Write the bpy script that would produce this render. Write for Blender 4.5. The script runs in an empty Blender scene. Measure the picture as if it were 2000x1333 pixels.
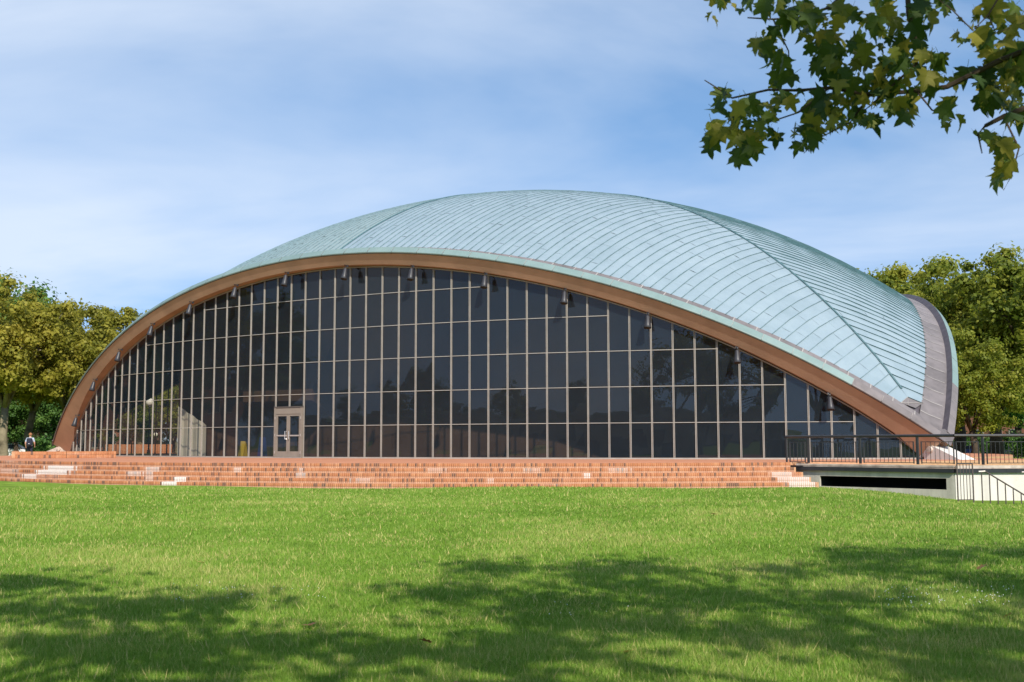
import bpy, bmesh, math, random
import numpy as np
from mathutils import Vector, Matrix

random.seed(7)
rng = np.random.default_rng(11)
SC = bpy.context.scene
COL = SC.collection
PI = math.pi
rad = math.radians

# ------------------------------------------------------------------ camera
CAM = np.array([30.3165, -56.9813, 0.5829])
YAW, PITCH, ROLL, FPX = -0.51328, 0.09274, 0.00214, 2166.8      # FPX: focal length for a 2000 px wide frame
FW = np.array([math.sin(YAW) * math.cos(PITCH), math.cos(YAW) * math.cos(PITCH), math.sin(PITCH)])
RT = np.array([math.cos(YAW), -math.sin(YAW), 0.0])
UP = np.cross(RT, FW)
FH = np.array([math.sin(YAW), math.cos(YAW), 0.0])
cd = bpy.data.cameras.new('camera')
cam = bpy.data.objects.new('camera', cd)
COL.objects.link(cam)
cr, sr = math.cos(ROLL), math.sin(ROLL)
RT2 = cr * RT + sr * UP * -1
UP2 = sr * RT + cr * UP
RX = cr * RT - sr * UP
UX = sr * RT + cr * UP
cam.matrix_world = Matrix(((RX[0], UX[0], -FW[0], CAM[0]), (RX[1], UX[1], -FW[1], CAM[1]), (RX[2], UX[2], -FW[2], CAM[2]), (0, 0, 0, 1)))
cd.sensor_width = 36.0
cd.lens = 36.0 * FPX / 2000
cd.clip_start = 0.1
cd.clip_end = 5000
cd.dof.use_dof = True
cd.dof.focus_distance = 46
cd.dof.aperture_fstop = 5.0
SC.camera = cam

# ------------------------------------------------------------------ light
SUN_AZ = rad(47)          # to the right of the facade normal (-y)
SUN_EL = rad(38.5)
SDIR = Vector((math.sin(SUN_AZ) * math.cos(SUN_EL), -math.cos(SUN_AZ) * math.cos(SUN_EL), math.sin(SUN_EL)))
world = bpy.data.worlds.new('World')
SC.world = world
world.use_nodes = True
nt = world.node_tree
nt.nodes.clear()
wo = nt.nodes.new('ShaderNodeOutputWorld')
bg = nt.nodes.new('ShaderNodeBackground')
sky = nt.nodes.new('ShaderNodeTexSky')
sky.sky_type = 'NISHITA'
sky.sun_disc = False
sky.sun_elevation = SUN_EL
sky.sun_rotation = math.atan2(SDIR.x, SDIR.y)
sky.altitude = 0
sky.air_density = 1.0
sky.dust_density = 0.1
sky.ozone_density = 2.0
bg.inputs['Strength'].default_value = 0.132
# the low sky is kept as blue as the sky a little higher up
tcs = nt.nodes.new('ShaderNodeTexCoord')
lift = nt.nodes.new('ShaderNodeVectorMath'); lift.operation = 'MULTIPLY_ADD'
lift.inputs[1].default_value = (1, 1, 0.75); lift.inputs[2].default_value = (0, 0, 0.31)
nt.links.new(tcs.outputs['Generated'], lift.inputs[0])
nrmv = nt.nodes.new('ShaderNodeVectorMath'); nrmv.operation = 'NORMALIZE'
nt.links.new(lift.outputs[0], nrmv.inputs[0]); nt.links.new(nrmv.outputs[0], sky.inputs[0])
# thin high cloud, the same all round the sky
tc = nt.nodes.new('ShaderNodeTexCoord')
sep = nt.nodes.new('ShaderNodeSeparateXYZ')
nt.links.new(tc.outputs['Generated'], sep.inputs[0])
addz = nt.nodes.new('ShaderNodeMath'); addz.operation = 'ADD'; addz.inputs[1].default_value = 0.30
nt.links.new(sep.outputs[2], addz.inputs[0])
mz = nt.nodes.new('ShaderNodeMath'); mz.operation = 'MAXIMUM'; mz.inputs[1].default_value = 0.05
nt.links.new(addz.outputs[0], mz.inputs[0])
dx = nt.nodes.new('ShaderNodeMath'); dx.operation = 'DIVIDE'
dy = nt.nodes.new('ShaderNodeMath'); dy.operation = 'DIVIDE'
nt.links.new(sep.outputs[0], dx.inputs[0]); nt.links.new(mz.outputs[0], dx.inputs[1])
nt.links.new(sep.outputs[1], dy.inputs[0]); nt.links.new(mz.outputs[0], dy.inputs[1])
cmb = nt.nodes.new('ShaderNodeCombineXYZ')
nt.links.new(dx.outputs[0], cmb.inputs[0]); nt.links.new(dy.outputs[0], cmb.inputs[1])
mp = nt.nodes.new('ShaderNodeMapping')
mp.inputs['Rotation'].default_value = (0, 0, rad(150))
mp.inputs['Scale'].default_value = (0.42, 1.0, 1.0)
mp.inputs['Location'].default_value = (9.4, 5.2, 0)
vr = nt.nodes.new('ShaderNodeVectorRotate'); vr.rotation_type = 'Z_AXIS'; vr.inputs['Angle'].default_value = rad(-29.4)
nt.links.new(cmb.outputs[0], vr.inputs['Vector'])
nt.links.new(vr.outputs[0], mp.inputs[0])
n1 = nt.nodes.new('ShaderNodeTexNoise')
n1.inputs['Scale'].default_value = 1.3
n1.inputs['Detail'].default_value = 7
n1.inputs['Roughness'].default_value = 0.52
n1.inputs['Distortion'].default_value = 0.35
nt.links.new(mp.outputs[0], n1.inputs['Vector'])
rp = nt.nodes.new('ShaderNodeValToRGB')
rp.color_ramp.elements[0].position = 0.43
rp.color_ramp.elements[1].position = 0.64
rp.color_ramp.elements[1].color = (0.80, 0.80, 0.80, 1)
nt.links.new(n1.outputs['Fac'], rp.inputs[0])
mixw = nt.nodes.new('ShaderNodeMix'); mixw.data_type = 'RGBA'
hz = nt.nodes.new('ShaderNodeMapRange'); hz.inputs['From Min'].default_value = 0.0; hz.inputs['From Max'].default_value = 0.22
hz.inputs['To Min'].default_value = 0.3; hz.inputs['To Max'].default_value = 0.0
nt.links.new(sep.outputs[2], hz.inputs['Value'])
mxh = nt.nodes.new('ShaderNodeMath'); mxh.operation = 'MAXIMUM'
nt.links.new(rp.outputs[0], mxh.inputs[0]); nt.links.new(hz.outputs[0], mxh.inputs[1])
nt.links.new(mxh.outputs[0], mixw.inputs['Factor'])
tint = nt.nodes.new('ShaderNodeVectorMath'); tint.operation = 'MULTIPLY'; tint.inputs[1].default_value = (1.02, 1.15, 1.16)
nt.links.new(sky.outputs[0], tint.inputs[0])
nt.links.new(tint.outputs[0], mixw.inputs['A'])
mixw.inputs['B'].default_value = (4.25, 4.75, 5.5, 1)
nt.links.new(mixw.outputs['Result'], bg.inputs['Color'])
nt.links.new(bg.outputs[0], wo.inputs[0])

sd = bpy.data.lights.new('sun', 'SUN')
sd.energy = 3.9
sd.angle = rad(0.55)
sd.color = (1.0, 0.93, 0.82)
so = bpy.data.objects.new('sun', sd)
COL.objects.link(so)
so.rotation_euler = SDIR.to_track_quat('Z', 'Y').to_euler()

SC.view_settings.view_transform = 'Standard'
SC.view_settings.look = 'None'
SC.view_settings.exposure = 0.55
SC.view_settings.gamma = 1.0
SC.view_settings.use_curve_mapping = False
SC.cycles.max_bounces = 8
SC.cycles.transparent_max_bounces = 16
SC.cycles.caustics_reflective = False
SC.cycles.caustics_refractive = False
SC.cycles.sample_clamp_indirect = 6.0

# ------------------------------------------------------------------ helpers
HZ = 868.0


def at(px, D, z=0.0):
    """point of the place that lies D metres ahead of the camera, towards column px of the photograph"""
    y = HZ - (px - 1000) * 0.00214
    d = FW + (px - 1000) / FPX * RT + (666.5 - y) / FPX * UP
    t = D / (d @ FH)
    p = CAM + t * d
    return np.array([p[0], p[1], z])


def zpx(py, D):
    return CAM[2] + (HZ - py) * D / FPX


def cw(xc, D, z=0.0):
    p = CAM + xc * RT + D * FH
    return np.array([p[0], p[1], z])


def tag(o, label=None, cat=None, group=None, kind=None):
    if label: o['label'] = label
    if cat: o['category'] = cat
    if group: o['group'] = group
    if kind: o['kind'] = kind
    return o


def empty(name, loc=(0, 0, 0), parent=None):
    o = bpy.data.objects.new(name, None)
    o.empty_display_size = 0.2
    COL.objects.link(o)
    o.location = loc
    if parent: o.parent = parent
    return o


def link(name, me, parent=None, loc=None):
    o = bpy.data.objects.new(name, me)
    COL.objects.link(o)
    if parent: o.parent = parent
    if loc is not None: o.location = loc
    return o


class MB:
    """collects faces with a material slot and a tone, builds one mesh"""
    def __init__(s):
        s.v = []; s.f = []; s.m = []; s.t = []

    def add(s, vs, fs, m=0, t=0.5):
        b = len(s.v)
        s.v.extend([tuple(map(float, q)) for q in vs])
        for f in fs:
            s.f.append(tuple(b + i for i in f)); s.m.append(m); s.t.append(t)
        return s

    def quad(s, a, b, c, d, m=0, t=0.5):
        return s.add([a, b, c, d], [(0, 1, 2, 3)], m, t)

    def box(s, lo, hi, m=0, t=0.5):
        x0, y0, z0 = lo; x1, y1, z1 = hi
        return s.add([(x0, y0, z0), (x1, y0, z0), (x1, y1, z0), (x0, y1, z0), (x0, y0, z1), (x1, y0, z1), (x1, y1, z1), (x0, y1, z1)],
                     [(0, 3, 2, 1), (4, 5, 6, 7), (0, 1, 5, 4), (1, 2, 6, 5), (2, 3, 7, 6), (3, 0, 4, 7)], m, t)

    def bar(s, a, b, u, v, m=0, t=0.5):
        """box from a to b with half-extent vectors u and v"""
        a = np.array(a, float); b = np.array(b, float); u = np.array(u, float); v = np.array(v, float)
        q = [a - u - v, a + u - v, a + u + v, a - u + v, b - u - v, b + u - v, b + u + v, b - u + v]
        return s.add(q, [(0, 3, 2, 1), (4, 5, 6, 7), (0, 1, 5, 4), (1, 2, 6, 5), (2, 3, 7, 6), (3, 0, 4, 7)], m, t)

    def tube(s, pts, radii, n=8, m=0, t=0.5, cap=True):
        pts = [np.array(p, float) for p in pts]
        rings = []
        for i, p in enumerate(pts):
            d = pts[min(i + 1, len(pts) - 1)] - pts[max(i - 1, 0)]
            d = d / (np.linalg.norm(d) + 1e-9)
            a = np.cross(d, (0.31, 0.17, 0.93)) if abs(d[2]) < 0.9 else np.cross(d, (1, 0, 0))
            a /= np.linalg.norm(a); b = np.cross(d, a)
            rings.append([p + radii[i] * (math.cos(2 * PI * k / n) * a + math.sin(2 * PI * k / n) * b) for k in range(n)])
        vs = [q for r in rings for q in r]
        fs = []
        for i in range(len(pts) - 1):
            for k in range(n):
                fs.append((i * n + k, i * n + (k + 1) % n, (i + 1) * n + (k + 1) % n, (i + 1) * n + k))
        if cap:
            fs.append(tuple(range(n - 1, -1, -1))); fs.append(tuple((len(pts) - 1) * n + k for k in range(n)))
        return s.add(vs, fs, m, t)

    def strip(s, A, B, m=0, t=0.5, close=False):
        n = len(A)
        vs = list(A) + list(B)
        fs = [(i, i + 1, n + i + 1, n + i) for i in range(n - 1)]
        return s.add(vs, fs, m, t)

    def mesh(s, name, mats):
        me = bpy.data.meshes.new(name)
        me.from_pydata(s.v, [], s.f)
        for mm in (mats if isinstance(mats, (list, tuple)) else [mats]):
            me.materials.append(mm)
        me.polygons.foreach_set('material_index', s.m)
        at_ = me.attributes.new('tone', 'FLOAT', 'FACE')
        at_.data.foreach_set('value', s.t)
        me.update()
        return me

    def build(s, name, mats, parent=None, smooth=False):
        me = s.mesh(name, mats)
        if smooth:
            me.polygons.foreach_set('use_smooth', [True] * len(me.polygons))
        return link(name, me, parent)


def np_mesh(name, V, F, mat, tone=None):
    """fast mesh from arrays; F is (n,3) or (n,4)"""
    me = bpy.data.meshes.new(name)
    n, k = F.shape
    me.vertices.add(len(V)); me.vertices.foreach_set('co', np.ascontiguousarray(V, np.float32).ravel())
    me.loops.add(n * k); me.loops.foreach_set('vertex_index', np.ascontiguousarray(F, np.int32).ravel())
    me.polygons.add(n); me.polygons.foreach_set('loop_start', np.arange(0, n * k, k, dtype=np.int32))
    me.materials.append(mat)
    if tone is not None:
        a = me.attributes.new('tone', 'FLOAT', 'FACE'); a.data.foreach_set('value', np.ascontiguousarray(tone, np.float32))
    me.update()
    return me


# ------------------------------------------------------------------ materials
def newmat(name):
    m = bpy.data.materials.new(name); m.use_nodes = True
    m.node_tree.nodes.clear()
    out = m.node_tree.nodes.new('ShaderNodeOutputMaterial')
    return m, m.node_tree, out


def ramp(t, cols):
    r = t.nodes.new('ShaderNodeValToRGB')
    while len(r.color_ramp.elements) < len(cols): r.color_ramp.elements.new(0.5)
    for e, (p, c) in zip(r.color_ramp.elements, cols):
        e.position = p; e.color = (*c, 1)
    return r


def simple(name, col, rough=0.7, noise=0.12, nscale=3.0, metal=0.0, bump=0.0, bscale=30.0, tone=0.0, spec=0.5, gscale=None):
    """principled with a soft mottling; tone: how far the piece's own 'tone' attribute shifts the value"""
    m, t, out = newmat(name)
    b = t.nodes.new('ShaderNodeBsdfPrincipled')
    b.inputs['Roughness'].default_value = rough; b.inputs['Metallic'].default_value = metal
    b.inputs['Specular IOR Level'].default_value = spec
    tcn = t.nodes.new('ShaderNodeTexCoord')
    nz = t.nodes.new('ShaderNodeTexNoise'); nz.inputs['Scale'].default_value = nscale; nz.inputs['Detail'].default_value = 6
    nz.inputs['Roughness'].default_value = 0.62
    t.links.new(tcn.outputs['Object'], nz.inputs['Vector'])
    c = np.array(col)
    r = ramp(t, [(0.25, tuple(np.clip(c * (1 - noise * 2), 0, 1))), (0.5, tuple(c)), (0.75, tuple(np.clip(c * (1 + noise * 1.6), 0, 1)))])
    t.links.new(nz.outputs['Fac'], r.inputs[0])
    colout = r.outputs[0]
    if tone:
        a = t.nodes.new('ShaderNodeAttribute'); a.attribute_name = 'tone'
        mr = t.nodes.new('ShaderNodeMapRange'); mr.inputs['To Min'].default_value = 1 - tone; mr.inputs['To Max'].default_value = 1 + tone
        t.links.new(a.outputs['Fac'], mr.inputs['Value'])
        vm = t.nodes.new('ShaderNodeVectorMath'); vm.operation = 'SCALE'
        t.links.new(colout, vm.inputs[0]); t.links.new(mr.outputs[0], vm.inputs['Scale'])
        colout = vm.outputs[0]
    t.links.new(colout, b.inputs['Base Color'])
    if bump:
        nb = t.nodes.new('ShaderNodeTexNoise'); nb.inputs['Scale'].default_value = bscale; nb.inputs['Detail'].default_value = 5
        t.links.new(tcn.outputs['Object'], nb.inputs['Vector'])
        bp = t.nodes.new('ShaderNodeBump'); bp.inputs['Strength'].default_value = bump; bp.inputs['Distance'].default_value = 0.02
        t.links.new(nb.outputs['Fac'], bp.inputs['Height']); t.links.new(bp.outputs[0], b.inputs['Normal'])
    t.links.new(b.outputs[0], out.inputs[0])
    return m


def copper_mat(name, c0, c1, c2, rough=0.48):
    m, t, out = newmat(name)
    b = t.nodes.new('ShaderNodeBsdfPrincipled')
    b.inputs['Roughness'].default_value = rough
    b.inputs['Specular IOR Level'].default_value = 0.55
    tcn = t.nodes.new('ShaderNodeTexCoord')
    nz = t.nodes.new('ShaderNodeTexNoise'); nz.inputs['Scale'].default_value = 0.9; nz.inputs['Detail'].default_value = 8; nz.inputs['Roughness'].default_value = 0.7
    t.links.new(tcn.outputs['Object'], nz.inputs['Vector'])
    nz2 = t.nodes.new('ShaderNodeTexNoise'); nz2.inputs['Scale'].default_value = 0.13; nz2.inputs['Detail'].default_value = 3
    t.links.new(tcn.outputs['Object'], nz2.inputs['Vector'])
    a = t.nodes.new('ShaderNodeAttribute'); a.attribute_name = 'tone'
    s1 = t.nodes.new('ShaderNodeMath'); s1.operation = 'MULTIPLY_ADD'; s1.inputs[1].default_value = 0.38
    t.links.new(a.outputs['Fac'], s1.inputs[0]); t.links.new(nz.outputs['Fac'], s1.inputs[2])
    s2 = t.nodes.new('ShaderNodeMath'); s2.operation = 'MULTIPLY_ADD'; s2.inputs[1].default_value = 0.6
    t.links.new(nz2.outputs['Fac'], s2.inputs[0]); t.links.new(s1.outputs[0], s2.inputs[2])
    s3_ = t.nodes.new('ShaderNodeMath'); s3_.operation = 'SUBTRACT'; s3_.inputs[1].default_value = 0.49
    t.links.new(s2.outputs[0], s3_.inputs[0])
    r = ramp(t, [(0.2, c0), (0.5, c1), (0.8, c2)])
    t.links.new(s3_.outputs[0], r.inputs[0])
    t.links.new(r.outputs[0], b.inputs['Base Color'])
    nb = t.nodes.new('ShaderNodeTexNoise'); nb.inputs['Scale'].default_value = 2.2; nb.inputs['Detail'].default_value = 3
    t.links.new(tcn.outputs['Object'], nb.inputs['Vector'])
    bp = t.nodes.new('ShaderNodeBump'); bp.inputs['Strength'].default_value = 0.25; bp.inputs['Distance'].default_value = 0.03
    t.links.new(nb.outputs['Fac'], bp.inputs['Height']); t.links.new(bp.outputs[0], b.inputs['Normal'])
    t.links.new(b.outputs[0], out.inputs[0])
    return m


def leaf_mat(name, lo, mid, hi, trans=0.35, objvar=0.25):
    m, t, out = newmat(name)
    a = t.nodes.new('ShaderNodeAttribute'); a.attribute_name = 'tone'
    oi = t.nodes.new('ShaderNodeObjectInfo')
    ad = t.nodes.new('ShaderNodeMath'); ad.operation = 'MULTIPLY_ADD'; ad.inputs[1].default_value = objvar
    t.links.new(oi.outputs['Random'], ad.inputs[0]); t.links.new(a.outputs['Fac'], ad.inputs[2])
    sb = t.nodes.new('ShaderNodeMath'); sb.operation = 'SUBTRACT'; sb.inputs[1].default_value = objvar / 2
    t.links.new(ad.outputs[0], sb.inputs[0])
    r = ramp(t, [(0.1, lo), (0.5, mid), (0.9, hi)])
    t.links.new(sb.outputs[0], r.inputs[0])
    d = t.nodes.new('ShaderNodeBsdfPrincipled'); d.inputs['Roughness'].default_value = 0.55; d.inputs['Specular IOR Level'].default_value = 0.3
    tr = t.nodes.new('ShaderNodeBsdfTranslucent')
    t.links.new(r.outputs[0], d.inputs['Base Color']); t.links.new(r.outputs[0], tr.inputs['Color'])
    mx = t.nodes.new('ShaderNodeMixShader'); mx.inputs[0].default_value = trans
    t.links.new(d.outputs[0], mx.inputs[1]); t.links.new(tr.outputs[0], mx.inputs[2])
    t.links.new(mx.outputs[0], out.inputs[0])
    return m


def glass_mat(name, tint=(0.66, 0.62, 0.55), dust=0.085, boost=0.85):
    m, t, out = newmat(name)
    lw = t.nodes.new('ShaderNodeLayerWeight'); lw.inputs['Blend'].default_value = 0.5
    pw = t.nodes.new('ShaderNodeMath'); pw.operation = 'POWER'; pw.inputs[1].default_value = 5.0
    t.links.new(lw.outputs['Facing'], pw.inputs[0])
    fr = t.nodes.new('ShaderNodeMath'); fr.operation = 'MULTIPLY_ADD'; fr.inputs[1].default_value = 0.96; fr.inputs[2].default_value = 0.042
    t.links.new(pw.outputs[0], fr.inputs[0])
    mu = t.nodes.new('ShaderNodeMath'); mu.operation = 'MULTIPLY'; mu.inputs[1].default_value = boost; mu.use_clamp = True
    t.links.new(fr.outputs[0], mu.inputs[0])
    tr = t.nodes.new('ShaderNodeBsdfTransparent'); tr.inputs[0].default_value = (*tint, 1)
    gl = t.nodes.new('ShaderNodeBsdfGlossy'); gl.inputs['Roughness'].default_value = 0.0
    gl.inputs['Color'].default_value = (0.95, 0.97, 1, 1)
    tcn = t.nodes.new('ShaderNodeTexCoord')
    nb = t.nodes.new('ShaderNodeTexNoise'); nb.inputs['Scale'].default_value = 0.7; nb.inputs['Detail'].default_value = 1
    t.links.new(tcn.outputs['Object'], nb.inputs['Vector'])
    bp = t.nodes.new('ShaderNodeBump'); bp.inputs['Strength'].default_value = 0.25; bp.inputs['Distance'].default_value = 0.012
    t.links.new(nb.outputs['Fac'], bp.inputs['Height']); t.links.new(bp.outputs[0], gl.inputs['Normal'])
    mx = t.nodes.new('ShaderNodeMixShader')
    t.links.new(mu.outputs[0], mx.inputs[0]); t.links.new(tr.outputs[0], mx.inputs[1]); t.links.new(gl.outputs[0], mx.inputs[2])
    df = t.nodes.new('ShaderNodeBsdfDiffuse'); df.inputs[0].default_value = (0.10, 0.155, 0.215, 1)
    nd = t.nodes.new('ShaderNodeTexNoise'); nd.inputs['Scale'].default_value = 1.6; nd.inputs['Detail'].default_value = 6
    t.links.new(tcn.outputs['Object'], nd.inputs['Vector'])
    md = t.nodes.new('ShaderNodeMapRange'); md.inputs['To Min'].default_value = dust * 0.7; md.inputs['To Max'].default_value = dust * 1.3
    t.links.new(nd.outputs['Fac'], md.inputs['Value'])
    m2 = t.nodes.new('ShaderNodeMixShader')
    t.links.new(md.outputs[0], m2.inputs[0]); t.links.new(mx.outputs[0], m2.inputs[1]); t.links.new(df.outputs[0], m2.inputs[2])
    t.links.new(m2.outputs[0], out.inputs[0])
    return m


def brick_mat(name, c=(0.385, 0.15, 0.066)):
    """fired brick: each piece's colour comes from its own tone; lime bloom as stains of their own shape"""
    m, t, out = newmat(name)
    b = t.nodes.new('ShaderNodeBsdfPrincipled'); b.inputs['Roughness'].default_value = 0.85; b.inputs['Specular IOR Level'].default_value = 0.2
    a = t.nodes.new('ShaderNodeAttribute'); a.attribute_name = 'tone'
    r = ramp(t, [(0.0, (0.12, 0.075, 0.055)), (0.14, (0.18, 0.085, 0.055)), (0.22, tuple(np.array(c) * 0.75)), (0.6, c), (1.0, (min(c[0] * 1.22, 1), c[1] * 1.5, c[2] * 1.7))])
    t.links.new(a.outputs['Fac'], r.inputs[0])
    tcn = t.nodes.new('ShaderNodeTexCoord')
    mpn = t.nodes.new('ShaderNodeMapping'); mpn.inputs['Scale'].default_value = (0.33, 0.33, 2.2)
    t.links.new(tcn.outputs['Object'], mpn.inputs[0])
    nz = t.nodes.new('ShaderNodeTexNoise'); nz.inputs['Scale'].default_value = 1.0; nz.inputs['Detail'].default_value = 5; nz.inputs['Roughness'].default_value = 0.6
    t.links.new(mpn.outputs[0], nz.inputs['Vector'])
    rs = ramp(t, [(0.60, (0, 0, 0)), (0.78, (0.3, 0.3, 0.3))])
    t.links.new(nz.outputs['Fac'], rs.inputs[0])
    at2 = t.nodes.new('ShaderNodeAttribute'); at2.attribute_name = 'bloom'
    mxv = t.nodes.new('ShaderNodeMath'); mxv.operation = 'MAXIMUM'
    t.links.new(rs.outputs[0], mxv.inputs[0]); t.links.new(at2.outputs['Fac'], mxv.inputs[1])
    mx = t.nodes.new('ShaderNodeMix'); mx.data_type = 'RGBA'
    t.links.new(mxv.outputs[0], mx.inputs['Factor']); t.links.new(r.outputs[0], mx.inputs['A'])
    mx.inputs['B'].default_value = (0.62, 0.57, 0.53, 1)
    nf = t.nodes.new('ShaderNodeTexNoise'); nf.inputs['Scale'].default_value = 40
    t.links.new(tcn.outputs['Object'], nf.inputs['Vector'])
    mr = t.nodes.new('ShaderNodeMapRange'); mr.inputs['To Min'].default_value = 0.75; mr.inputs['To Max'].default_value = 1.25
    t.links.new(nf.outputs['Fac'], mr.inputs['Value'])
    vm = t.nodes.new('ShaderNodeVectorMath'); vm.operation = 'SCALE'
    t.links.new(mx.outputs['Result'], vm.inputs[0]); t.links.new(mr.outputs[0], vm.inputs['Scale'])
    t.links.new(vm.outputs[0], b.inputs['Base Color'])
    t.links.new(b.outputs[0], out.inputs[0])
    return m


M = {}
M['pan'] = copper_mat('patinated_copper', (0.195, 0.262, 0.298), (0.235, 0.304, 0.345), (0.275, 0.345, 0.385))
M['pan_old'] = copper_mat('patinated_copper_grey', (0.185, 0.25, 0.25), (0.222, 0.292, 0.297), (0.26, 0.33, 0.337), 0.6)
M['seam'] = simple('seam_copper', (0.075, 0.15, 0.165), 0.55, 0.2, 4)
M['seam_lit'] = simple('seam_copper_sunlit', (0.175, 0.255, 0.275), 0.5, 0.2, 4)  # paler copy of the seam copper, sunlit edges put into the colour
M['cap'] = copper_mat('rim_copper', (0.135, 0.205, 0.195), (0.175, 0.25, 0.24), (0.22, 0.30, 0.285), 0.55)
M['lead'] = simple('lead_sheet', (0.165, 0.143, 0.142), 0.6, 0.15, 2.0, tone=0.25, bump=0.2, bscale=8)
M['lead_dark'] = simple('dark_copper_upstand', (0.085, 0.07, 0.08), 0.6, 0.2, 3)  # even dark tone for the upstand and the roof deck
M['solder'] = simple('solder_line', (0.33, 0.30, 0.28), 0.6, 0.15, 5)
M['fascia'] = simple('brown_stucco', (0.46, 0.30, 0.20), 0.9, 0.08, 0.8, bump=0.35, bscale=22, spec=0.15)
M['drip'] = simple('drip_shadow_dark', (0.045, 0.042, 0.04), 0.7, 0.2, 6)
M['rust'] = simple('oxide_strip', (0.25, 0.06, 0.03), 0.8, 0.2, 6)
M['ceiling'] = simple('shell_underside', (0.16, 0.13, 0.11), 0.9, 0.08, 1.5)
M['alum'] = simple('beige_anodised', (0.345, 0.315, 0.275), 0.45, 0.08, 3, metal=0.0, spec=0.6)
M['doorm'] = simple('bronze_door_metal', (0.235, 0.20, 0.165), 0.45, 0.08, 3)
M['alum_dark'] = simple('mullion_recess', (0.09, 0.075, 0.065), 0.6, 0.1, 3)
M['steel'] = simple('brushed_pull_handle', (0.72, 0.72, 0.72), 0.3, 0.05, 5, metal=0.6)
M['glass'] = glass_mat('smoked_glass')
M['glass_rear'] = glass_mat('clear_rear_glass', (0.88, 0.88, 0.86), 0.01, 1.5)
M['black'] = simple('black_enamel', (0.022, 0.022, 0.026), 0.38, 0.2, 5)
M['lampm'] = simple('dark_bronze_lamp', (0.035, 0.035, 0.042), 0.45, 0.15, 5)
M['core'] = simple('brown_lobby_wall', (0.085, 0.052, 0.038), 0.8, 0.12, 0.7)
M['white_in'] = simple('white_lobby_wall', (0.72, 0.74, 0.70), 0.7, 0.05, 2)
M['floor'] = simple('dark_terrazzo', (0.07, 0.045, 0.04), 0.35, 0.15, 6)
M['brick'] = brick_mat('fired_brick')
M['paver'] = simple('brick_paving', (0.50, 0.22, 0.125), 0.9, 0.10, 0.9, bump=0.15, bscale=18, spec=0.15)
M['mortar'] = simple('lime_mortar', (0.50, 0.29, 0.165), 0.95, 0.12, 8, spec=0.1)
M['concrete'] = simple('grey_concrete', (0.52, 0.48, 0.41), 0.9, 0.08, 1.2, bump=0.3, bscale=14, spec=0.15)
M['whitewall'] = simple('white_painted_wall', (0.66, 0.615, 0.565), 0.85, 0.05, 0.9, bump=0.15, bscale=9, spec=0.15)
def streaky(m, amount=0.5, scale=(3.0, 3.0, 0.25)):
    """rain streaks and grime with a shape of their own over a plain wall colour"""
    t = m.node_tree
    b = next(n for n in t.nodes if n.type == 'BSDF_PRINCIPLED')
    src = b.inputs['Base Color'].links[0].from_socket
    tcn = t.nodes.new('ShaderNodeTexCoord'); mpn = t.nodes.new('ShaderNodeMapping'); mpn.inputs['Scale'].default_value = scale
    t.links.new(tcn.outputs['Object'], mpn.inputs[0])
    nz = t.nodes.new('ShaderNodeTexNoise'); nz.inputs['Scale'].default_value = 1.0; nz.inputs['Detail'].default_value = 6; nz.inputs['Roughness'].default_value = 0.6
    t.links.new(mpn.outputs[0], nz.inputs['Vector'])
    r = ramp(t, [(0.42, (1, 1, 1)), (0.66, (1 - amount, 1 - amount, 1 - amount))])
    t.links.new(nz.outputs['Fac'], r.inputs[0])
    mx = t.nodes.new('ShaderNodeMix'); mx.data_type = 'RGBA'; mx.blend_type = 'MULTIPLY'; mx.inputs['Factor'].default_value = 1.0
    t.links.new(src, mx.inputs['A']); t.links.new(r.outputs[0], mx.inputs['B'])
    t.links.new(mx.outputs['Result'], b.inputs['Base Color'])


streaky(M['concrete'], 0.24); streaky(M['whitewall'], 0.14); streaky(M['fascia'], 0.16, (0.5, 0.5, 0.35))
M['curb'] = simple('stained_curb', (0.45, 0.38, 0.32), 0.9, 0.3, 3.5)
M['dark'] = simple('slot_shade', (0.012, 0.012, 0.014), 0.95, 0.1, 3)  # near-black colour stands for the shade inside the wall slot
M['railsteel'] = simple('black_rail_paint', (0.028, 0.026, 0.028), 0.42, 0.15, 7)
M['railgrey'] = simple('brown_rail_paint', (0.075, 0.055, 0.05), 0.45, 0.15, 7)
M['railcap'] = simple('worn_rail_cap', (0.42, 0.38, 0.35), 0.4, 0.1, 7, metal=0.3)
M['bark'] = simple('plane_bark', (0.21, 0.175, 0.115), 0.9, 0.42, 1.1, bump=0.4, bscale=6, spec=0.1)
M['bark_dark'] = simple('dark_bark', (0.075, 0.055, 0.04), 0.95, 0.3, 2, bump=0.4, bscale=10, spec=0.1)
M['leafA'] = leaf_mat('plane_foliage', (0.16, 0.17, 0.02), (0.33, 0.31, 0.038), (0.50, 0.43, 0.07), 0.55)
M['leafG'] = leaf_mat('green_foliage', (0.035, 0.085, 0.018), (0.075, 0.165, 0.03), (0.14, 0.245, 0.045))
M['leafR'] = leaf_mat('mixed_foliage', (0.12, 0.165, 0.017), (0.24, 0.275, 0.03), (0.40, 0.38, 0.05), 0.55)
M['leafN'] = leaf_mat('branch_leaves', (0.04, 0.08, 0.012), (0.10, 0.15, 0.018), (0.30, 0.26, 0.035), 0.45, 0.9)
M['grass'] = leaf_mat('grass_blades', (0.10, 0.19, 0.018), (0.20, 0.345, 0.038), (0.58, 0.50, 0.19), 0.3, 0.0)
M['turf'] = simple('turf_ground', (0.16, 0.25, 0.033), 0.95, 0.25, 1.6, bump=0.4, bscale=40, spec=0.05)
M['asphalt'] = simple('asphalt', (0.055, 0.053, 0.05), 0.9, 0.15, 5)
M['clover'] = simple('clover_white', (0.75, 0.76, 0.70), 0.8, 0.05, 5)
M['redbrick'] = simple('far_brickwork', (0.30, 0.12, 0.075), 0.9, 0.15, 0.6)
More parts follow.
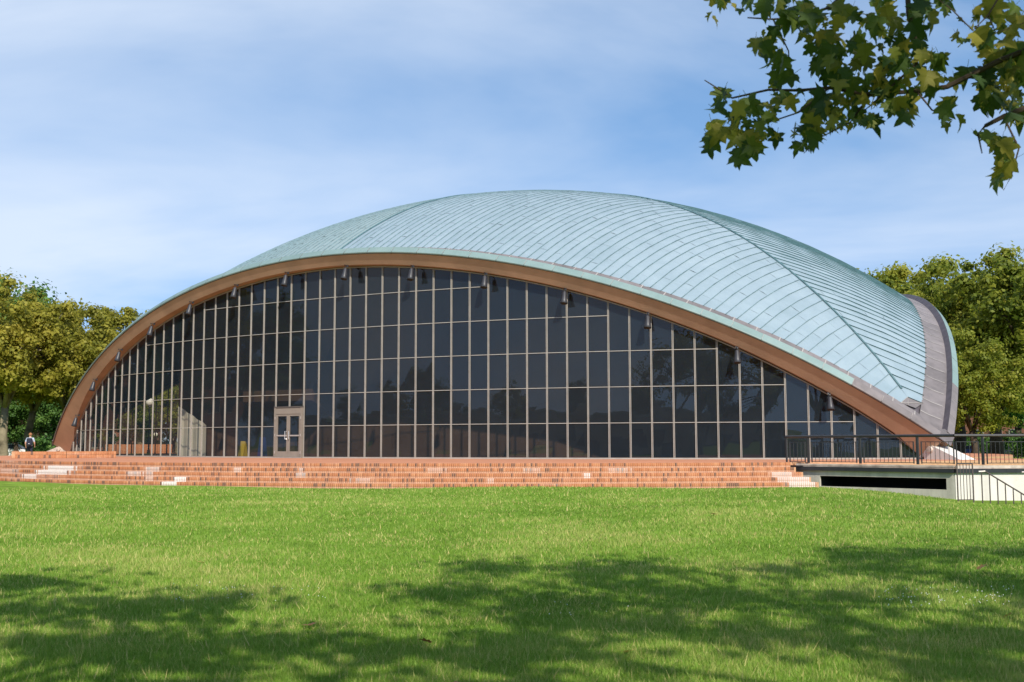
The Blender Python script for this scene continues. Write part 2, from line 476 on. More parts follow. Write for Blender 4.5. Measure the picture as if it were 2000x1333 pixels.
M['tanwall'] = simple('brown_concrete_block', (0.48, 0.35, 0.29), 0.9, 0.1, 0.6)
M['winglass'] = simple('dark_window', (0.02, 0.028, 0.035), 0.12, 0.1, 1)
M['globe'] = simple('opal_globe', (0.80, 0.78, 0.72), 0.35, 0.04, 3)
M['skin'] = simple('skin', (0.55, 0.30, 0.20), 0.6, 0.05, 8)
M['hair'] = simple('ginger_hair', (0.28, 0.12, 0.045), 0.7, 0.2, 20)
M['shirt'] = simple('pale_shirt', (0.45, 0.52, 0.62), 0.85, 0.08, 8)
M['navy'] = simple('navy_cloth', (0.016, 0.019, 0.038), 0.85, 0.15, 9)
M['carwhite'] = simple('white_car_paint', (0.72, 0.73, 0.74), 0.25, 0.02, 2)
M['carblack'] = simple('black_car_paint', (0.018, 0.018, 0.022), 0.22, 0.05, 2)
M['tyre'] = simple('tyre_rubber', (0.02, 0.02, 0.02), 0.85, 0.1, 6)
M['lamplens'] = simple('headlamp_lens', (0.75, 0.76, 0.78), 0.15, 0.02, 2)
M['tail'] = simple('tail_lens', (0.35, 0.02, 0.02), 0.25, 0.05, 2)
M['blue'] = simple('blue_paint', (0.03, 0.05, 0.22), 0.4, 0.08, 3)
M['yellow'] = simple('yellow_plastic', (0.65, 0.48, 0.04), 0.5, 0.05, 3)

# ------------------------------------------------------------------ ground
STEP_R, STEP_H, TREAD, NSTEP = 30.35, 0.146, 0.31, 5


def smooth(t):
    t = np.clip(t, 0, 1)
    return t * t * (3 - 2 * t)


def ground_z(P):
    d = P[:, :2] - CAM[:2]
    xc = d @ RT[:2]; D = d @ FH[:2]
    z = -1.02 + 0.31 * smooth((D - 9) / 22)
    z = z - 0.37 * smooth((xc - 8.2) / 5.0) * np.exp(-((D - 28) / 9.0) ** 2)
    z = z + 0.27 * smooth((-22 - xc) / 6) * smooth((D - 50) / 10) * smooth((85 - D) / 10)
    z = z + 0.03 * np.sin(xc * 0.55 + 1.3) * np.sin(D * 0.43) * (D < 40)
    return z


xs = np.unique(np.concatenate([np.linspace(-2500, -60, 22), np.linspace(-60, 60, 121), np.linspace(60, 2500, 22)]))
ds = np.unique(np.concatenate([np.linspace(-1500, -60, 16), np.linspace(-60, 110, 171), np.linspace(110, 3000, 24)]))
GX, GD = np.meshgrid(xs, ds)
V = np.zeros((GX.size, 3))
V[:, :2] = CAM[:2] + GX.reshape(-1, 1) * RT[:2] + GD.reshape(-1, 1) * FH[:2]
V[:, 2] = ground_z(V)
nx, nd_ = len(xs), len(ds)
ii = np.arange(nx * nd_).reshape(nd_, nx)
F = np.stack([ii[:-1, :-1].ravel(), ii[:-1, 1:].ravel(), ii[1:, 1:].ravel(), ii[1:, :-1].ravel()], 1)
lawn = link('lawn', np_mesh('lawn', V, F, M['turf'], np.full(len(F), 0.5)))
tag(lawn, 'wide green lawn spreading in front of the domed hall', 'lawn', kind='structure')

# ------------------------------------------------------------------ the shell roof: an eighth of a sphere on three points
R = 34.14
ZC = 0.1956
S3 = math.sqrt(3)
CTR = np.array([0, 0, ZC - R / S3])


def rotz(P, k):
    a = 2 * PI / 3 * k
    c, s = math.cos(a), math.sin(a)
    P = np.atleast_2d(P)
    Q = P.copy()
    Q[:, 0] = c * P[:, 0] - s * P[:, 1]; Q[:, 1] = s * P[:, 0] + c * P[:, 1]
    return Q


NAB = np.array([0, -math.sqrt(2 / 3), -1 / S3])
MID = np.array([0, -1 / S3, math.sqrt(2 / 3)])


def EP(phi, d, r, k=0):
    """points along roof edge k: phi degrees from mid-edge, d outward of the edge plane, r above the sphere"""
    a = np.radians(np.atleast_1d(np.array(phi, float)))
    d = np.broadcast_to(d, a.shape); r = np.broadcast_to(r, a.shape)
    rho = np.sqrt((R + r) ** 2 - d * d)
    P = d[:, None] * NAB + rho[:, None] * (np.cos(a)[:, None] * MID + np.sin(a)[:, None] * np.array([1.0, 0, 0])) + CTR
    return rotz(P, k)


def sph(x, y, r=0.0):
    rr = R + r
    s = rr / R
    return np.array([x * s, y * s, math.sqrt(max(R * R - x * x - y * y, 0)) * s]) + CTR


hall = empty('domed_hall', (0, 0, 0))
tag(hall, 'domed hall with pale green copper shell roof over a dark curved glass wall', 'building')

# deck and underside
N = 54
cor = np.array([[math.cos(rad(a)) * math.sqrt(2 / 3), math.sin(rad(a)) * math.sqrt(2 / 3), 1 / S3] for a in (210, 330, 90)])
idx = {}
pts = []
for i in range(N + 1):
    for j in range(N + 1 - i):
        w = np.array([i, j, N - i - j]) / N
        w = w * 0.97 + 0.01
        u = w @ cor; u /= np.linalg.norm(u)
        idx[(i, j)] = len(pts); pts.append(u)
pts = np.array(pts)
tris = []
for i in range(N):
    for j in range(N - i):
        k_ = N - i - j
        if max(i, j, k_) > N * 0.965: continue
        tris.append((idx[(i, j)], idx[(i + 1, j)], idx[(i, j + 1)]))
        if j < N - i - 1: tris.append((idx[(i + 1, j)], idx[(i + 1, j + 1)], idx[(i, j + 1)]))
mb = MB()
mb.add(pts * (R - 0.05) + CTR, tris, 0)
mb.add(pts * (R - 0.42) + CTR, [t[::-1] for t in tris], 1)
roof = mb.build('roof', [M['lead_dark'], M['ceiling']], hall)
roof['label'] = 'pale green standing seam copper dome resting on three points'

# copper pans, three fans of strips parallel to each edge's centre line
QY = 112.0
ALPHA_STEP = 0.362 / (QY - 17.5)
XMAX = 22.05
D_IN = -1.25


def pan_span(al):
    """start and end distance from the fan's origin (0,-QY) along direction al, in plan"""
    sa, ca = math.sin(al), math.cos(al)
    lo, hi = QY - 26.0, QY - 8.0
    for _ in range(40):
        s = (lo + hi) / 2
        x, y = s * sa, s * ca - QY
        zz = math.sqrt(max(R * R - x * x - y * y, 0))
        if np.dot(NAB, (x, y, zz)) > D_IN: lo = s
        else: hi = s
    s0 = hi
    s1 = QY / (ca + math.tan(rad(30)) * abs(sa))
    return s0, s1


def pan(mb, a0, a1, k, rr, matbase=0):
    am = (a0 + a1) / 2
    s0a, s1a = pan_span(a0); s0b, s1b = pan_span(a1)
    if s1a - s0a < 0.25 or s1b - s0b < 0.25: return False
    L = 1.38
    first = rr.uniform(0.35, 1.0) * L
    length = ((s1a - s0a) + (s1b - s0b)) / 2
    cuts = [0.0]
    c = first
    while c < length - 0.25:
        cuts.append(c); c += L
    cuts.append(length)
    ribw = 0.019; ribh = 0.040
    eps = 0.008 / (QY - 15)
    base_t = rr.normal(0.5, 0.05)

    def P(f, side, r):
        if side == 0: s = s0a + f * (s1a - s0a); a = a0
        elif side == 1: s = s0b + f * (s1b - s0b); a = a1
        else: s = (s0a + s0b) / 2 + f * ((s1a + s1b) / 2 - (s0a + s0b) / 2); a = am
        x, y = s * math.sin(a), s * math.cos(a) - QY
        return rotz(sph(x, y, r), k)[0]
    vs = []; fs = []; ms = []; ts = []
    for q in range(len(cuts) - 1):
        f0, f1 = cuts[q] / length, cuts[q + 1] / length
        t = float(np.clip(base_t + rr.normal(0, 0.085), 0, 1))
        lo_r = 0.004; hi_r = 0.001
        bow = rr.normal(0.004, 0.006)
        for (fa, fb, ra, rb) in ((f0, (f0 + f1) / 2, lo_r, (lo_r + hi_r) / 2 + bow), ((f0 + f1) / 2, f1, (lo_r + hi_r) / 2 + bow, hi_r)):
            mb.quad(P(fa, 0, ra), P(fa, 2, ra + bow), P(fb, 2, rb + bow), P(fb, 0, rb), matbase, t)
            mb.quad(P(fa, 2, ra + bow), P(fa, 1, ra), P(fb, 1, rb), P(fb, 2, rb + bow), matbase, t)
        mb.quad(P(f0, 0, 0.0), P(f0, 1, 0.0), P(f0, 1, lo_r), P(f0, 0, lo_r), matbase, t)
    # standing seam along the a0 side
    n = max(2, int(length / 1.4) + 1)
    fr = np.linspace(0, 1, n)
    tang = rotz(np.array([[1.0, 0, 0]]), k)[0]
    top = [P(f, 0, ribh) for f in fr]; bot = [P(f, 0, -0.02) for f in fr]
    A = [p - tang * ribw for p in bot]; B = [p - tang * ribw for p in top]
    C = [p + tang * ribw for p in top]; Dd = [p + tang * ribw for p in bot]
    mb.strip(A, B, matbase + 1); mb.strip(B, C, matbase + 1); mb.strip(C, Dd, matbase + 1)
    mb.quad(A[0], Dd[0], C[0], B[0], matbase + 1)
    return True


prng = np.random.default_rng(5)
nside = int(math.asin(XMAX / (QY - 14.5)) / ALPHA_STEP)
while np.diff(pan_span(nside * ALPHA_STEP))[0] < 0.3: nside -= 1
left_third = MB()
for k in (0, 1, 2):
    for i in range(-nside, nside):
        a0, a1 = i * ALPHA_STEP, (i + 1) * ALPHA_STEP
        if k == 2:
            pan(left_third, a0, a1, 2, prng)
        else:
            mb = MB()
            if pan(mb, a0, a1, k, prng):
                old = (k == 0 and i < 0)
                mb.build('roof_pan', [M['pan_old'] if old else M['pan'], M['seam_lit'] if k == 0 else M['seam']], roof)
lt = left_third.build('rear_roof_pans', [M['pan_old'], M['seam']], roof)
lt['kind'] = 'stuff'

# ridge rolls from the crown to each corner
for k in range(3):
    f = np.linspace(0.02, 0.905, 30)
    corner = cor[1] if k == 0 else (cor[2] if k == 1 else cor[0])
    P0 = np.array([0, 0, 1.0])
    w = math.acos(corner @ P0)
    path = [((math.sin((1 - q) * w) * P0 + math.sin(q * w) * corner) / math.sin(w)) * (R + 0.03) + CTR for q in f]
    mb = MB(); mb.tube(path, [0.045] * len(path), 6)
    mb.build('ridge_roll', M['seam'], roof)

# the darker seam down the middle of the front fan
s0, s1 = pan_span(0.0)
mb = MB(); mb.tube([sph(0.0, -QY + q, 0.03) for q in np.linspace(s0, s1, 24)], [0.035] * 24, 6); mb.build('centre_roll', M['seam'], roof)

# rim round each edge: lead gutter, dark upstand, pale copper cap
PHI_T = 44.0
for k in range(3):
    npc = 56
    ph = np.linspace(-PHI_T, PHI_T, npc + 1)
    joined = MB()
    for i in range(npc):
        p2 = np.linspace(ph[i], ph[i + 1], 3)
        g = MB() if k != 2 else joined
        tt = float(np.clip(rng.normal(0.5, 0.25), 0, 1))
        q0, q1, q2, q3 = EP(p2, -1.30, 0.012, k), EP(p2, -0.95, 0.05, k), EP(p2, -0.50, 0.17, k), EP(p2, -0.42, 0.185, k)
        g.strip(q0, q1, 0, tt); g.strip(q1, q2, 0, tt); g.strip(q2, q3, 0, tt)
        e = 0.075
        pj = np.array([ph[i], ph[i] + e])
        for (da, ra, db, rb) in ((-1.30, 0.026, -0.95, 0.064), (-0.95, 0.064, -0.50, 0.184)):
            g.strip(EP(pj, da, ra, k), EP(pj, db, rb, k), 1)
        if k != 2: g.build('gutter_sheet', [M['lead'], M['solder']], roof)
    pf = np.linspace(-PHI_T, PHI_T, 90)
    u = joined if k == 2 else MB()
    u.strip(EP(pf, -0.42, 0.185, k), EP(pf, -0.365, 0.445, k), 2 if k == 2 else 0)
    if k != 2: u.build('upstand', M['lead_dark'], roof)
    ncap = 44
    pc = np.linspace(-PHI_T, PHI_T, ncap + 1)
    for i in range(ncap):
        gap = 0.012
        p2 = np.linspace(pc[i] + gap, pc[i + 1] - gap, 4)
        c_ = joined if k == 2 else MB()
        m0 = 3 if k == 2 else 0
        endgrey = (i >= ncap - 3 or i < 3)
        tt = float(np.clip(rng.normal(0.5, 0.15), 0, 1))
        lift = rng.uniform(0, 0.006)
        mi = m0 + (2 if endgrey else 0) if k != 2 else 3
        a_, b_, cc, dd_ = EP(p2, -0.36, 0.45 + lift, k), EP(p2, -0.055, 0.40 + lift, k), EP(p2, -0.03, 0.385, k), EP(p2, -0.03, 0.335, k)
        c_.strip(a_, b_, mi, tt); c_.strip(b_, cc, mi, tt); c_.strip(cc, dd_, mi, tt)
        c_.strip(EP(p2, -0.36, 0.45 + lift, k), EP(p2, -0.37, 0.36, k), mi, tt)
        pj = np.array([pc[i] - 0.011, pc[i] + 0.011])
        c_.strip(EP(pj, -0.36, 0.46, k), EP(pj, -0.05, 0.415, k), 1 if k != 2 else 1)
        if k != 2: c_.build('rim_cap', [M['cap'], M['solder'], M['lead']], roof)
    if k == 2:
        o = joined.build('rear_rim', [M['lead'], M['solder'], M['lead_dark'], M['cap']], roof)
    # strip under the cap, its near-black colour stands for the shadow line
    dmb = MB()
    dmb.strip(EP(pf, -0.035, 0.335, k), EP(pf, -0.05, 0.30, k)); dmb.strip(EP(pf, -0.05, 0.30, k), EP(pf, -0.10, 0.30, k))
    dmb.build('drip_shadow', M['drip'], roof)

# lead flashing over each corner of the pans
for k in range(3):
    al = nside * ALPHA_STEP
    s0, s1 = pan_span(al)
    S = np.array([s0 * math.sin(al), s0 * math.cos(al) - QY])
    Rg = np.array([s1 * math.sin(al), s1 * math.cos(al) - QY])
    # mirrored start on the neighbouring edge: reflect about the ridge direction (330 deg)
    ax = np.array([math.cos(rad(-30)), math.sin(rad(-30))])
    S2 = 2 * (S @ ax) * ax - S
    T = ax * 26.6
    mb = MB(); n = 6
    grid = []
    for i in range(n + 1):
        for j in range(n + 1):
            a, b = i / n, j / n
            p = (1 - a) * (1 - b) * Rg + a * (1 - b) * S + a * b * T + (1 - a) * b * S2
            grid.append(rotz(sph(p[0], p[1], 0.016), k)[0])
    fs = [(i * (n + 1) + j, (i + 1) * (n + 1) + j, (i + 1) * (n + 1) + j + 1, i * (n + 1) + j + 1) for i in range(n) for j in range(n)]
    mb.add(grid, fs, 0)
    for (a, b) in ((Rg, S), (Rg, S2), (Rg, (S + T) / 2), (S, S2)):
        path = [rotz(sph(*(a + (b - a) * q), 0.022), k)[0] for q in np.linspace(0, 1, 6)]
        mb.tube(path, [0.014] * 6, 4, 1)
    mb.build('corner_flashing', [M['lead'], M['solder']], roof)
    # closing piece at the tip between the two rims
    bm = bmesh.new()
    P = []
    for (d_, r_) in ((-0.02, 0.36), (-0.02, 0.42), (-0.46, 0.43), (-0.9, 0.05)):
        P += [EP(PHI_T - 0.15, d_, r_, k)[0], EP(-PHI_T + 0.15, d_, r_, k + 1)[0]]
    P.append(EP(44.9, -0.1, 0.34, k)[0])
    for p in P: bm.verts.new(p)
    bmesh.ops.convex_hull(bm, input=bm.verts[:])
    me = bpy.data.meshes.new('tip_cap'); bm.to_mesh(me); bm.free()
    me.materials.append(M['lead'])
    link('tip_cap', me, roof)


# ------------------------------------------------------------------ brown fascia, soffit
def h_fas(phi):
    return np.interp(phi, [-44.2, -42, -40.2, -37, -34.2, -25, -10, 0, 8, 15, 25, 31, 34, 39, 42, 44.2],
                     [-1.15, -0.85, -0.60, -0.38, -0.27, -0.18, -0.19, -0.18, -0.23, -0.27, -0.31, -0.34, -0.38, -0.42, -0.50, -0.75])


def glass_plan(phi):
    a = np.radians(np.atleast_1d(np.array(phi, float)))
    rr = R - 0.65
    return np.stack([rr * np.sin(a), -rr / S3 * np.cos(a) + 0.2023], 1)


PF = np.linspace(-44.3, 44.3, 140)
for k in range(3):
    mb = MB()
    hb = h_fas(PF)
    zb = EP(PF, -0.06, hb)[:, 2]
    top_o, bot_o = EP(PF, -0.06, 0.31, k), EP(PF, -0.06, hb, k)
    mb.strip(bot_o, top_o)
    gp = glass_plan(PF)
    inn = rotz(np.column_stack([gp[:, 0], gp[:, 1] + 0.10, np.minimum(zb + 0.02, zb)]), k)
    mb.strip(inn, bot_o, 0)
    # end faces towards the hinge
    for e in (0, -1):
        mb.quad(bot_o[e], top_o[e], EP(PF[e], -1.2, 0.0, k)[0], inn[e])
    mb.build('fascia', M['fascia'], hall)

# ------------------------------------------------------------------ glass walls
ROW = 1.39
PHG = np.linspace(-44.6, 44.6, 1500)
GP = glass_plan(PHG)
ARC = np.concatenate([[0], np.cumsum(np.linalg.norm(np.diff(GP, axis=0), axis=1))])
ARC0 = ARC - np.interp(0.0, PHG, ARC)             # arc length measured from the middle of the wall
FULL = 49.23
SP = 0.8283
ZTOP = EP(PHG, -0.06, h_fas(PHG))[:, 2] - 0.045


def arc_phi(s): return np.interp(s, ARC0, PHG)
def ztop(s): return float(np.interp(s, ARC0, ZTOP))
def gpt(s): return glass_plan(arc_phi(s))[0]


nodes = []
kk = 0
s = 47.16 - FULL / 2
while s > -FULL / 2 + 0.6:
    nodes.append(s); s -= SP
nodes = nodes[::-1]
s = nodes[-1] + SP
while s < FULL / 2 - 0.7 and ztop(s) > 0.08:
    nodes.append(s); s += SP
nodes = [q for q in nodes if ztop(q) > 0.12]
DOOR_S = 21.46 - FULL / 2
di = int(np.argmin([abs(q - DOOR_S) for q in nodes]))     # door spans nodes di .. di+2
DOOR_H = 2.22

for k in range(3):
    wall = empty('glass_wall', (0, 0, 0), hall)
    front = (k == 0)
    pts2 = [gpt(q) for q in nodes]
    panes = MB()
    rails = {}
    headm = MB(); sillm = MB()
    ends = [nodes[0] - SP * 0.8] + nodes + [nodes[-1] + SP * 0.8]
    for c in range(len(ends) - 1):
        sa, sb = ends[c], ends[c + 1]
        pa, pb = gpt(sa), gpt(sb)
        za, zb_ = max(ztop(sa), 0.02), max(ztop(sb), 0.02)
        tdir = (pb - pa) / np.linalg.norm(pb - pa); ndir = np.array([tdir[1], -tdir[0]])
        T3 = np.array([tdir[0], tdir[1], 0]); N3 = np.array([ndir[0], ndir[1], 0])
        def P3(q, z, off=0.0): return np.array([q[0] + N3[0] * off, q[1] + N3[1] * off, z])
        isdoor = front and (c - 1) in (di, di + 1)
        z0 = DOOR_H if isdoor else 0.0
        j = 1
        bands = []
        while True:
            zt = j * ROW
            if isdoor and zt < DOOR_H + 0.15:
                j += 1; continue
            if min(za, zb_) - zt < 0.33: break
            bands.append((z0, zt)); z0 = zt; j += 1
        for (z_a, z_b) in bands:
            jj = [rng.normal(0, 0.0035) for _ in range(4)]
            q = [P3(pa, z_a + 0.02, jj[0]), P3(pb, z_a + 0.02, jj[1]), P3(pb, z_b - 0.02, jj[2]), P3(pa, z_b - 0.02, jj[3])]
            if front:
                MB().quad(*q).build('pane', M['glass'], wall)
            else:
                panes.quad(*[rotz(v, k)[0] for v in q])
            r_ = rails.setdefault(round(z_b / ROW), MB())
            r_.bar(rotz(P3(pa, z_b, 0.016), k)[0], rotz(P3(pb, z_b, 0.016), k)[0], (0, 0, 0.0125), rotz(N3 * 0.016, k)[0])
        jj = [rng.normal(0, 0.002) for _ in range(4)]
        q = [P3(pa, z0 + 0.02, jj[0]), P3(pb, z0 + 0.02, jj[1]), P3(pb, zb_, jj[2]), P3(pa, za, jj[3])]
        if max(za, zb_) - z0 > 0.06:
            if front: MB().quad(*q).build('pane', M['glass'], wall)
            else: panes.quad(*[rotz(v, k)[0] for v in q])
        headm.bar(rotz(P3(pa, za, 0.02), k)[0], rotz(P3(pb, zb_, 0.02), k)[0], (0, 0, 0.022), rotz(N3 * 0.04, k)[0])
        if not isdoor:
            sillm.bar(rotz(P3(pa, 0.025, 0.02), k)[0], rotz(P3(pb, 0.025, 0.02), k)[0], (0, 0, 0.03), rotz(N3 * 0.04, k)[0])
    for zi, r_ in sorted(rails.items()):
        r_.build('transom', M['alum'], wall)
    headm.build('head_rail', M['alum'], wall); sillm.build('sill_rail', M['alum'], wall)
    if not front:
        o = panes.build('glazing', M['glass_rear'], wall); o['kind'] = 'stuff'
    allm = MB()
    for c, sN in enumerate(nodes):
        p = gpt(sN); z1 = ztop(sN)
        q2 = gpt(sN + 0.01); tdir = (q2 - p) / np.linalg.norm(q2 - p); ndir = np.array([tdir[1], -tdir[0]])
        T3 = rotz(np.array([tdir[0], tdir[1], 0]), k)[0]; N3 = rotz(np.array([ndir[0], ndir[1], 0]), k)[0]
        base = rotz(np.array([p[0], p[1], 0.0]), k)[0]
        zlo = DOOR_H if (front and c == di + 1) else 0.0
        lo = base + np.array([0, 0, zlo]); hi = base + np.array([0, 0, z1])
        mm = MB() if front else allm
        for sgn in (-1, 1):
            mm.bar(lo + T3 * 0.023 * sgn + N3 * 0.022, hi + T3 * 0.023 * sgn + N3 * 0.022, T3 * 0.0098, N3 * 0.020, 0)
        mm.bar(lo + N3 * 0.008, hi + N3 * 0.008, T3 * 0.0135, N3 * 0.018, 1)
        if front: mm.build('mullion', [M['alum'], M['alum_dark']], wall)
    if not front: allm.build('mullions', [M['alum'], M['alum_dark']], wall)['kind'] = 'stuff'
    if front:
        wall['label'] = 'tall curved wall of smoked glass in beige metal grid'
        WALL = wall

# double door
pa, pm, pb = gpt(nodes[di]), gpt(nodes[di + 1]), gpt(nodes[di + 2])
pa3, pb3 = np.array([*pa, 0]), np.array([*pb, 0])
T3 = (pb3 - pa3) / np.linalg.norm(pb3 - pa3); N3 = np.array([T3[1], -T3[0], 0]); W = np.linalg.norm(pb3 - pa3)
Z3 = np.array([0, 0, 1.0])
door = empty('entrance_door', (0, 0, 0), hall)
door['label'] = 'beige metal double door with glass leaves and white pull handles'
off = N3 * 0.07
mb = MB()
for x in (0.055, W - 0.055): mb.bar(pa3 + T3 * x + off, pa3 + T3 * x + off + Z3 * DOOR_H, T3 * 0.05, N3 * 0.06)
mb.bar(pa3 + T3 * 0.105 + off + Z3 * 2.06, pb3 - T3 * 0.105 + off + Z3 * 2.06, Z3 * 0.13, N3 * 0.045)
mb.bar(pa3 + T3 * 0.0 + off + Z3 * (DOOR_H + 0.012), pb3 + off + Z3 * (DOOR_H + 0.012), Z3 * 0.03, N3 * 0.068, 1)
mb.bar(pa3 + T3 * 0.02 + off * 1.1 + Z3 * 0.012, pb3 - T3 * 0.02 + off * 1.1 + Z3 * 0.012, Z3 * 0.014, N3 * 0.12, 2)
mb.build('door_frame', [M['doorm'], M['alum_dark'], M['railcap']], door)
lw = (W - 0.21) / 2
for i in (0, 1):
    o0 = pa3 + T3 * (0.105 + i * lw) + off
    leaf = MB()
    for (a, b, hh) in ((0.0, 0.09, None), (lw - 0.10, lw - 0.01, None)):
        leaf.bar(o0 + T3 * (a + b) / 2 + Z3 * 0.03, o0 + T3 * (a + b) / 2 + Z3 * 1.925, T3 * 0.045, N3 * 0.025)
    leaf.bar(o0 + T3 * 0.09 + Z3 * 0.16, o0 + T3 * (lw - 0.10) + Z3 * 0.16, Z3 * 0.13, N3 * 0.025)
    leaf.bar(o0 + T3 * 0.09 + Z3 * 1.88, o0 + T3 * (lw - 0.10) + Z3 * 1.88, Z3 * 0.045, N3 * 0.025)
    lf = leaf.build('door_leaf', M['doorm'], door)
    MB().quad(o0 + T3 * 0.09 + Z3 * 0.29, o0 + T3 * (lw - 0.10) + Z3 * 0.29, o0 + T3 * (lw - 0.10) + Z3 * 1.835, o0 + T3 * 0.09 + Z3 * 1.835).build('door_glass', M['glass'], lf)
    pbm = MB(); pbm.bar(o0 + T3 * 0.05 + Z3 * 0.98 + N3 * 0.03, o0 + T3 * (lw - 0.06) + Z3 * 0.98 + N3 * 0.03, Z3 * 0.03, N3 * 0.014)
    pbm.build('push_bar', M['railcap'], lf)
    hx = lw - 0.07 if i == 0 else 0.03
    hb = MB(); q = o0 + T3 * hx + N3 * 0.03
    dirn = -1 if i == 0 else 1
    path = [q + Z3 * 0.83, q + Z3 * 0.83 + N3 * 0.06 + T3 * 0.06 * dirn, q + Z3 * 1.17 + N3 * 0.06 + T3 * 0.06 * dirn, q + Z3 * 1.17]
    hb.tube(path, [0.017] * 4, 6); hb.build('pull_handle', M['steel'], lf)
    for zz in (0.25, 1.0, 1.75):
        hg = MB(); xh = -0.035 if i == 0 else lw + 0.03
        hg.tube([o0 + T3 * xh + N3 * 0.065 + Z3 * (zz - .06), o0 + T3 * xh + N3 * 0.065 + Z3 * (zz + .06)], [0.018, 0.018], 6)
        hg.build('hinge', M['railcap'], lf)

# concrete abutment and steel hinge at each corner
for k in range(3):
    for_ang = rad(-30) + 2 * PI / 3 * k
    ax = np.array([math.cos(for_ang), math.sin(for_ang), 0]); sd_ = np.array([-ax[1], ax[0], 0])
    pin = ax * 27.55 + np.array([0, 0, 0.30])
    bmk = MB()
    prof = [(-0.10, 0.17), (0.12, 0.17), (1.55, -0.42), (1.55, -1.1), (-0.30, -1.1), (-0.30, -0.05)]
    for (s0_, s1_) in ((-0.42, 0.42),):
        A = [pin + ax * u + Z3 * v + sd_ * s0_ for u, v in prof]; B = [pin + ax * u + Z3 * v + sd_ * s1_ for u, v in prof]
        n = len(prof)
        bmk.add(A + B, [tuple(range(n))[::-1], tuple(range(n, 2 * n))] + [(i, (i + 1) % n, n + (i + 1) % n, n + i) for i in range(n)], 0)
    bmk.build('abutment', M['whitewall'] if k == 0 else M['curb'], hall)
    hm = MB()
    hm.tube([pin - sd_ * 0.50 + Z3 * 0.06, pin + sd_ * 0.50 + Z3 * 0.06], [0.11, 0.11], 12)
    for sg in (-0.30, 0.0, 0.30):
        a0 = pin + sd_ * sg + Z3 * 0.06
        hm.bar(a0, a0 - ax * 0.25 + Z3 * 0.75, sd_ * 0.05, ax * 0.08)
        hm.bar(a0, a0 - ax * 0.55 - Z3 * 0.28, sd_ * 0.05, Z3 * 0.07)
    hm.build('hinge_bearing', M['curb'], hall)

# lobby inside: floor, brown core, white wall
mb = MB()
fl = []
for k in range(3):
    g = glass_plan(np.linspace(-43.5, 43.5, 40))
    fl += list(rotz(np.column_stack([g, np.full(len(g), 0.012)]), k))
mb.add(fl, [tuple(range(len(fl)))])
mb.build('lobby_floor', M['floor'], hall)


def roof_z(x, y, drop=0.6): return sph(x, y)[2] - drop


cp = [tuple(at(346, 59.0)[:2]), (-10.5, -13.2), (-7, -13.6), (0, -13.9), (8, -13.4), (15, -11.6), (21.6, -11.6), (23.2, -12.2), (20, -6.5), (10, 8), (2, 15), (-4, 12), (-9, 5), (-13.5, -3), tuple(at(350, 66.0)[:2])]
mb = MB()
n = len(cp)
fine = []
for i in range(n):
    a, b = np.array(cp[i]), np.array(cp[(i + 1) % n])
    for q in np.linspace(0, 1, 6)[:-1]: fine.append(a + (b - a) * q)
low = [np.array([p[0], p[1], 0.0]) for p in fine]; high = [np.array([p[0], p[1], roof_z(p[0], p[1])]) for p in fine]
mb.strip(low + [low[0]], high + [high[0]])
mb.build('auditorium_core', M['core'], hall)
# sloping underside of the raked seating over the lobby, and the white wall below it
mb = MB()
slope_prof = [(1.9, -13.3), (2.7, -15.3), (3.2, -15.3), (6.4, -13.3)]
for i in range(2):
    x0, x1 = -8.6 + i * 2.2, -8.6 + (i + 1) * 2.2
    A = [np.array([x0, y, z]) for z, y in slope_prof]; B = [np.array([x1, y, z]) for z, y in slope_prof]
    mb.add(A + B, [(0, 1, 5, 4), (1, 2, 6, 5), (2, 3, 7, 6), (3, 2, 1, 0), (4, 5, 6, 7)])
mb.build('seating_soffit', M['core'], hall)
mb = MB()
w0, w1 = at(347, 57.6)[:2], at(403, 56.8)[:2]
for i in range(6):
    a = w0 + (w1 - w0) * i / 6; b = w0 + (w1 - w0) * (i + 1) / 6
    ta, tb = 2.55 - 1.0 * i / 6, 2.55 - 1.0 * (i + 1) / 6
    fold = 0.05 * (-1) ** i
    a3 = np.array([a[0], a[1] - fold, 0.02]); b3 = np.array([b[0], b[1] + fold, 0.02])
    mb.quad(a3, b3, b3 + Z3 * tb, a3 + Z3 * ta)
mb.build('white_partition', M['white_in'], hall)
# lobby furniture glimpsed through the glass
for (x, y, w_, h_, m_, nm, lb) in ((-7.9, -14.6, 0.35, 0.95, 'blue', 'poster_stand', 'blue poster stand in the lobby behind the glass'),
                                   (-8.9, -14.9, 0.30, 0.75, 'yellow', 'floor_sign', 'yellow floor sign in the lobby behind the glass')):
    t_ = empty(nm, (x, y, 0.012)); tag(t_, lb, nm.replace('_', ' '))
    mb = MB()
    for sgn in (-1, 1): mb.bar((0, 0.16 * sgn, 0), (0, 0.02 * sgn, h_), (w_ / 2, 0, 0), (0, 0.012, 0))
    mb.build('panel', M[m_], t_)
    mb = MB(); mb.bar((-w_ / 2, 0, h_), (w_ / 2, 0, h_), (0, 0.03, 0), (0, 0, 0.02)); mb.build('hinge_bar', M['black'], t_)

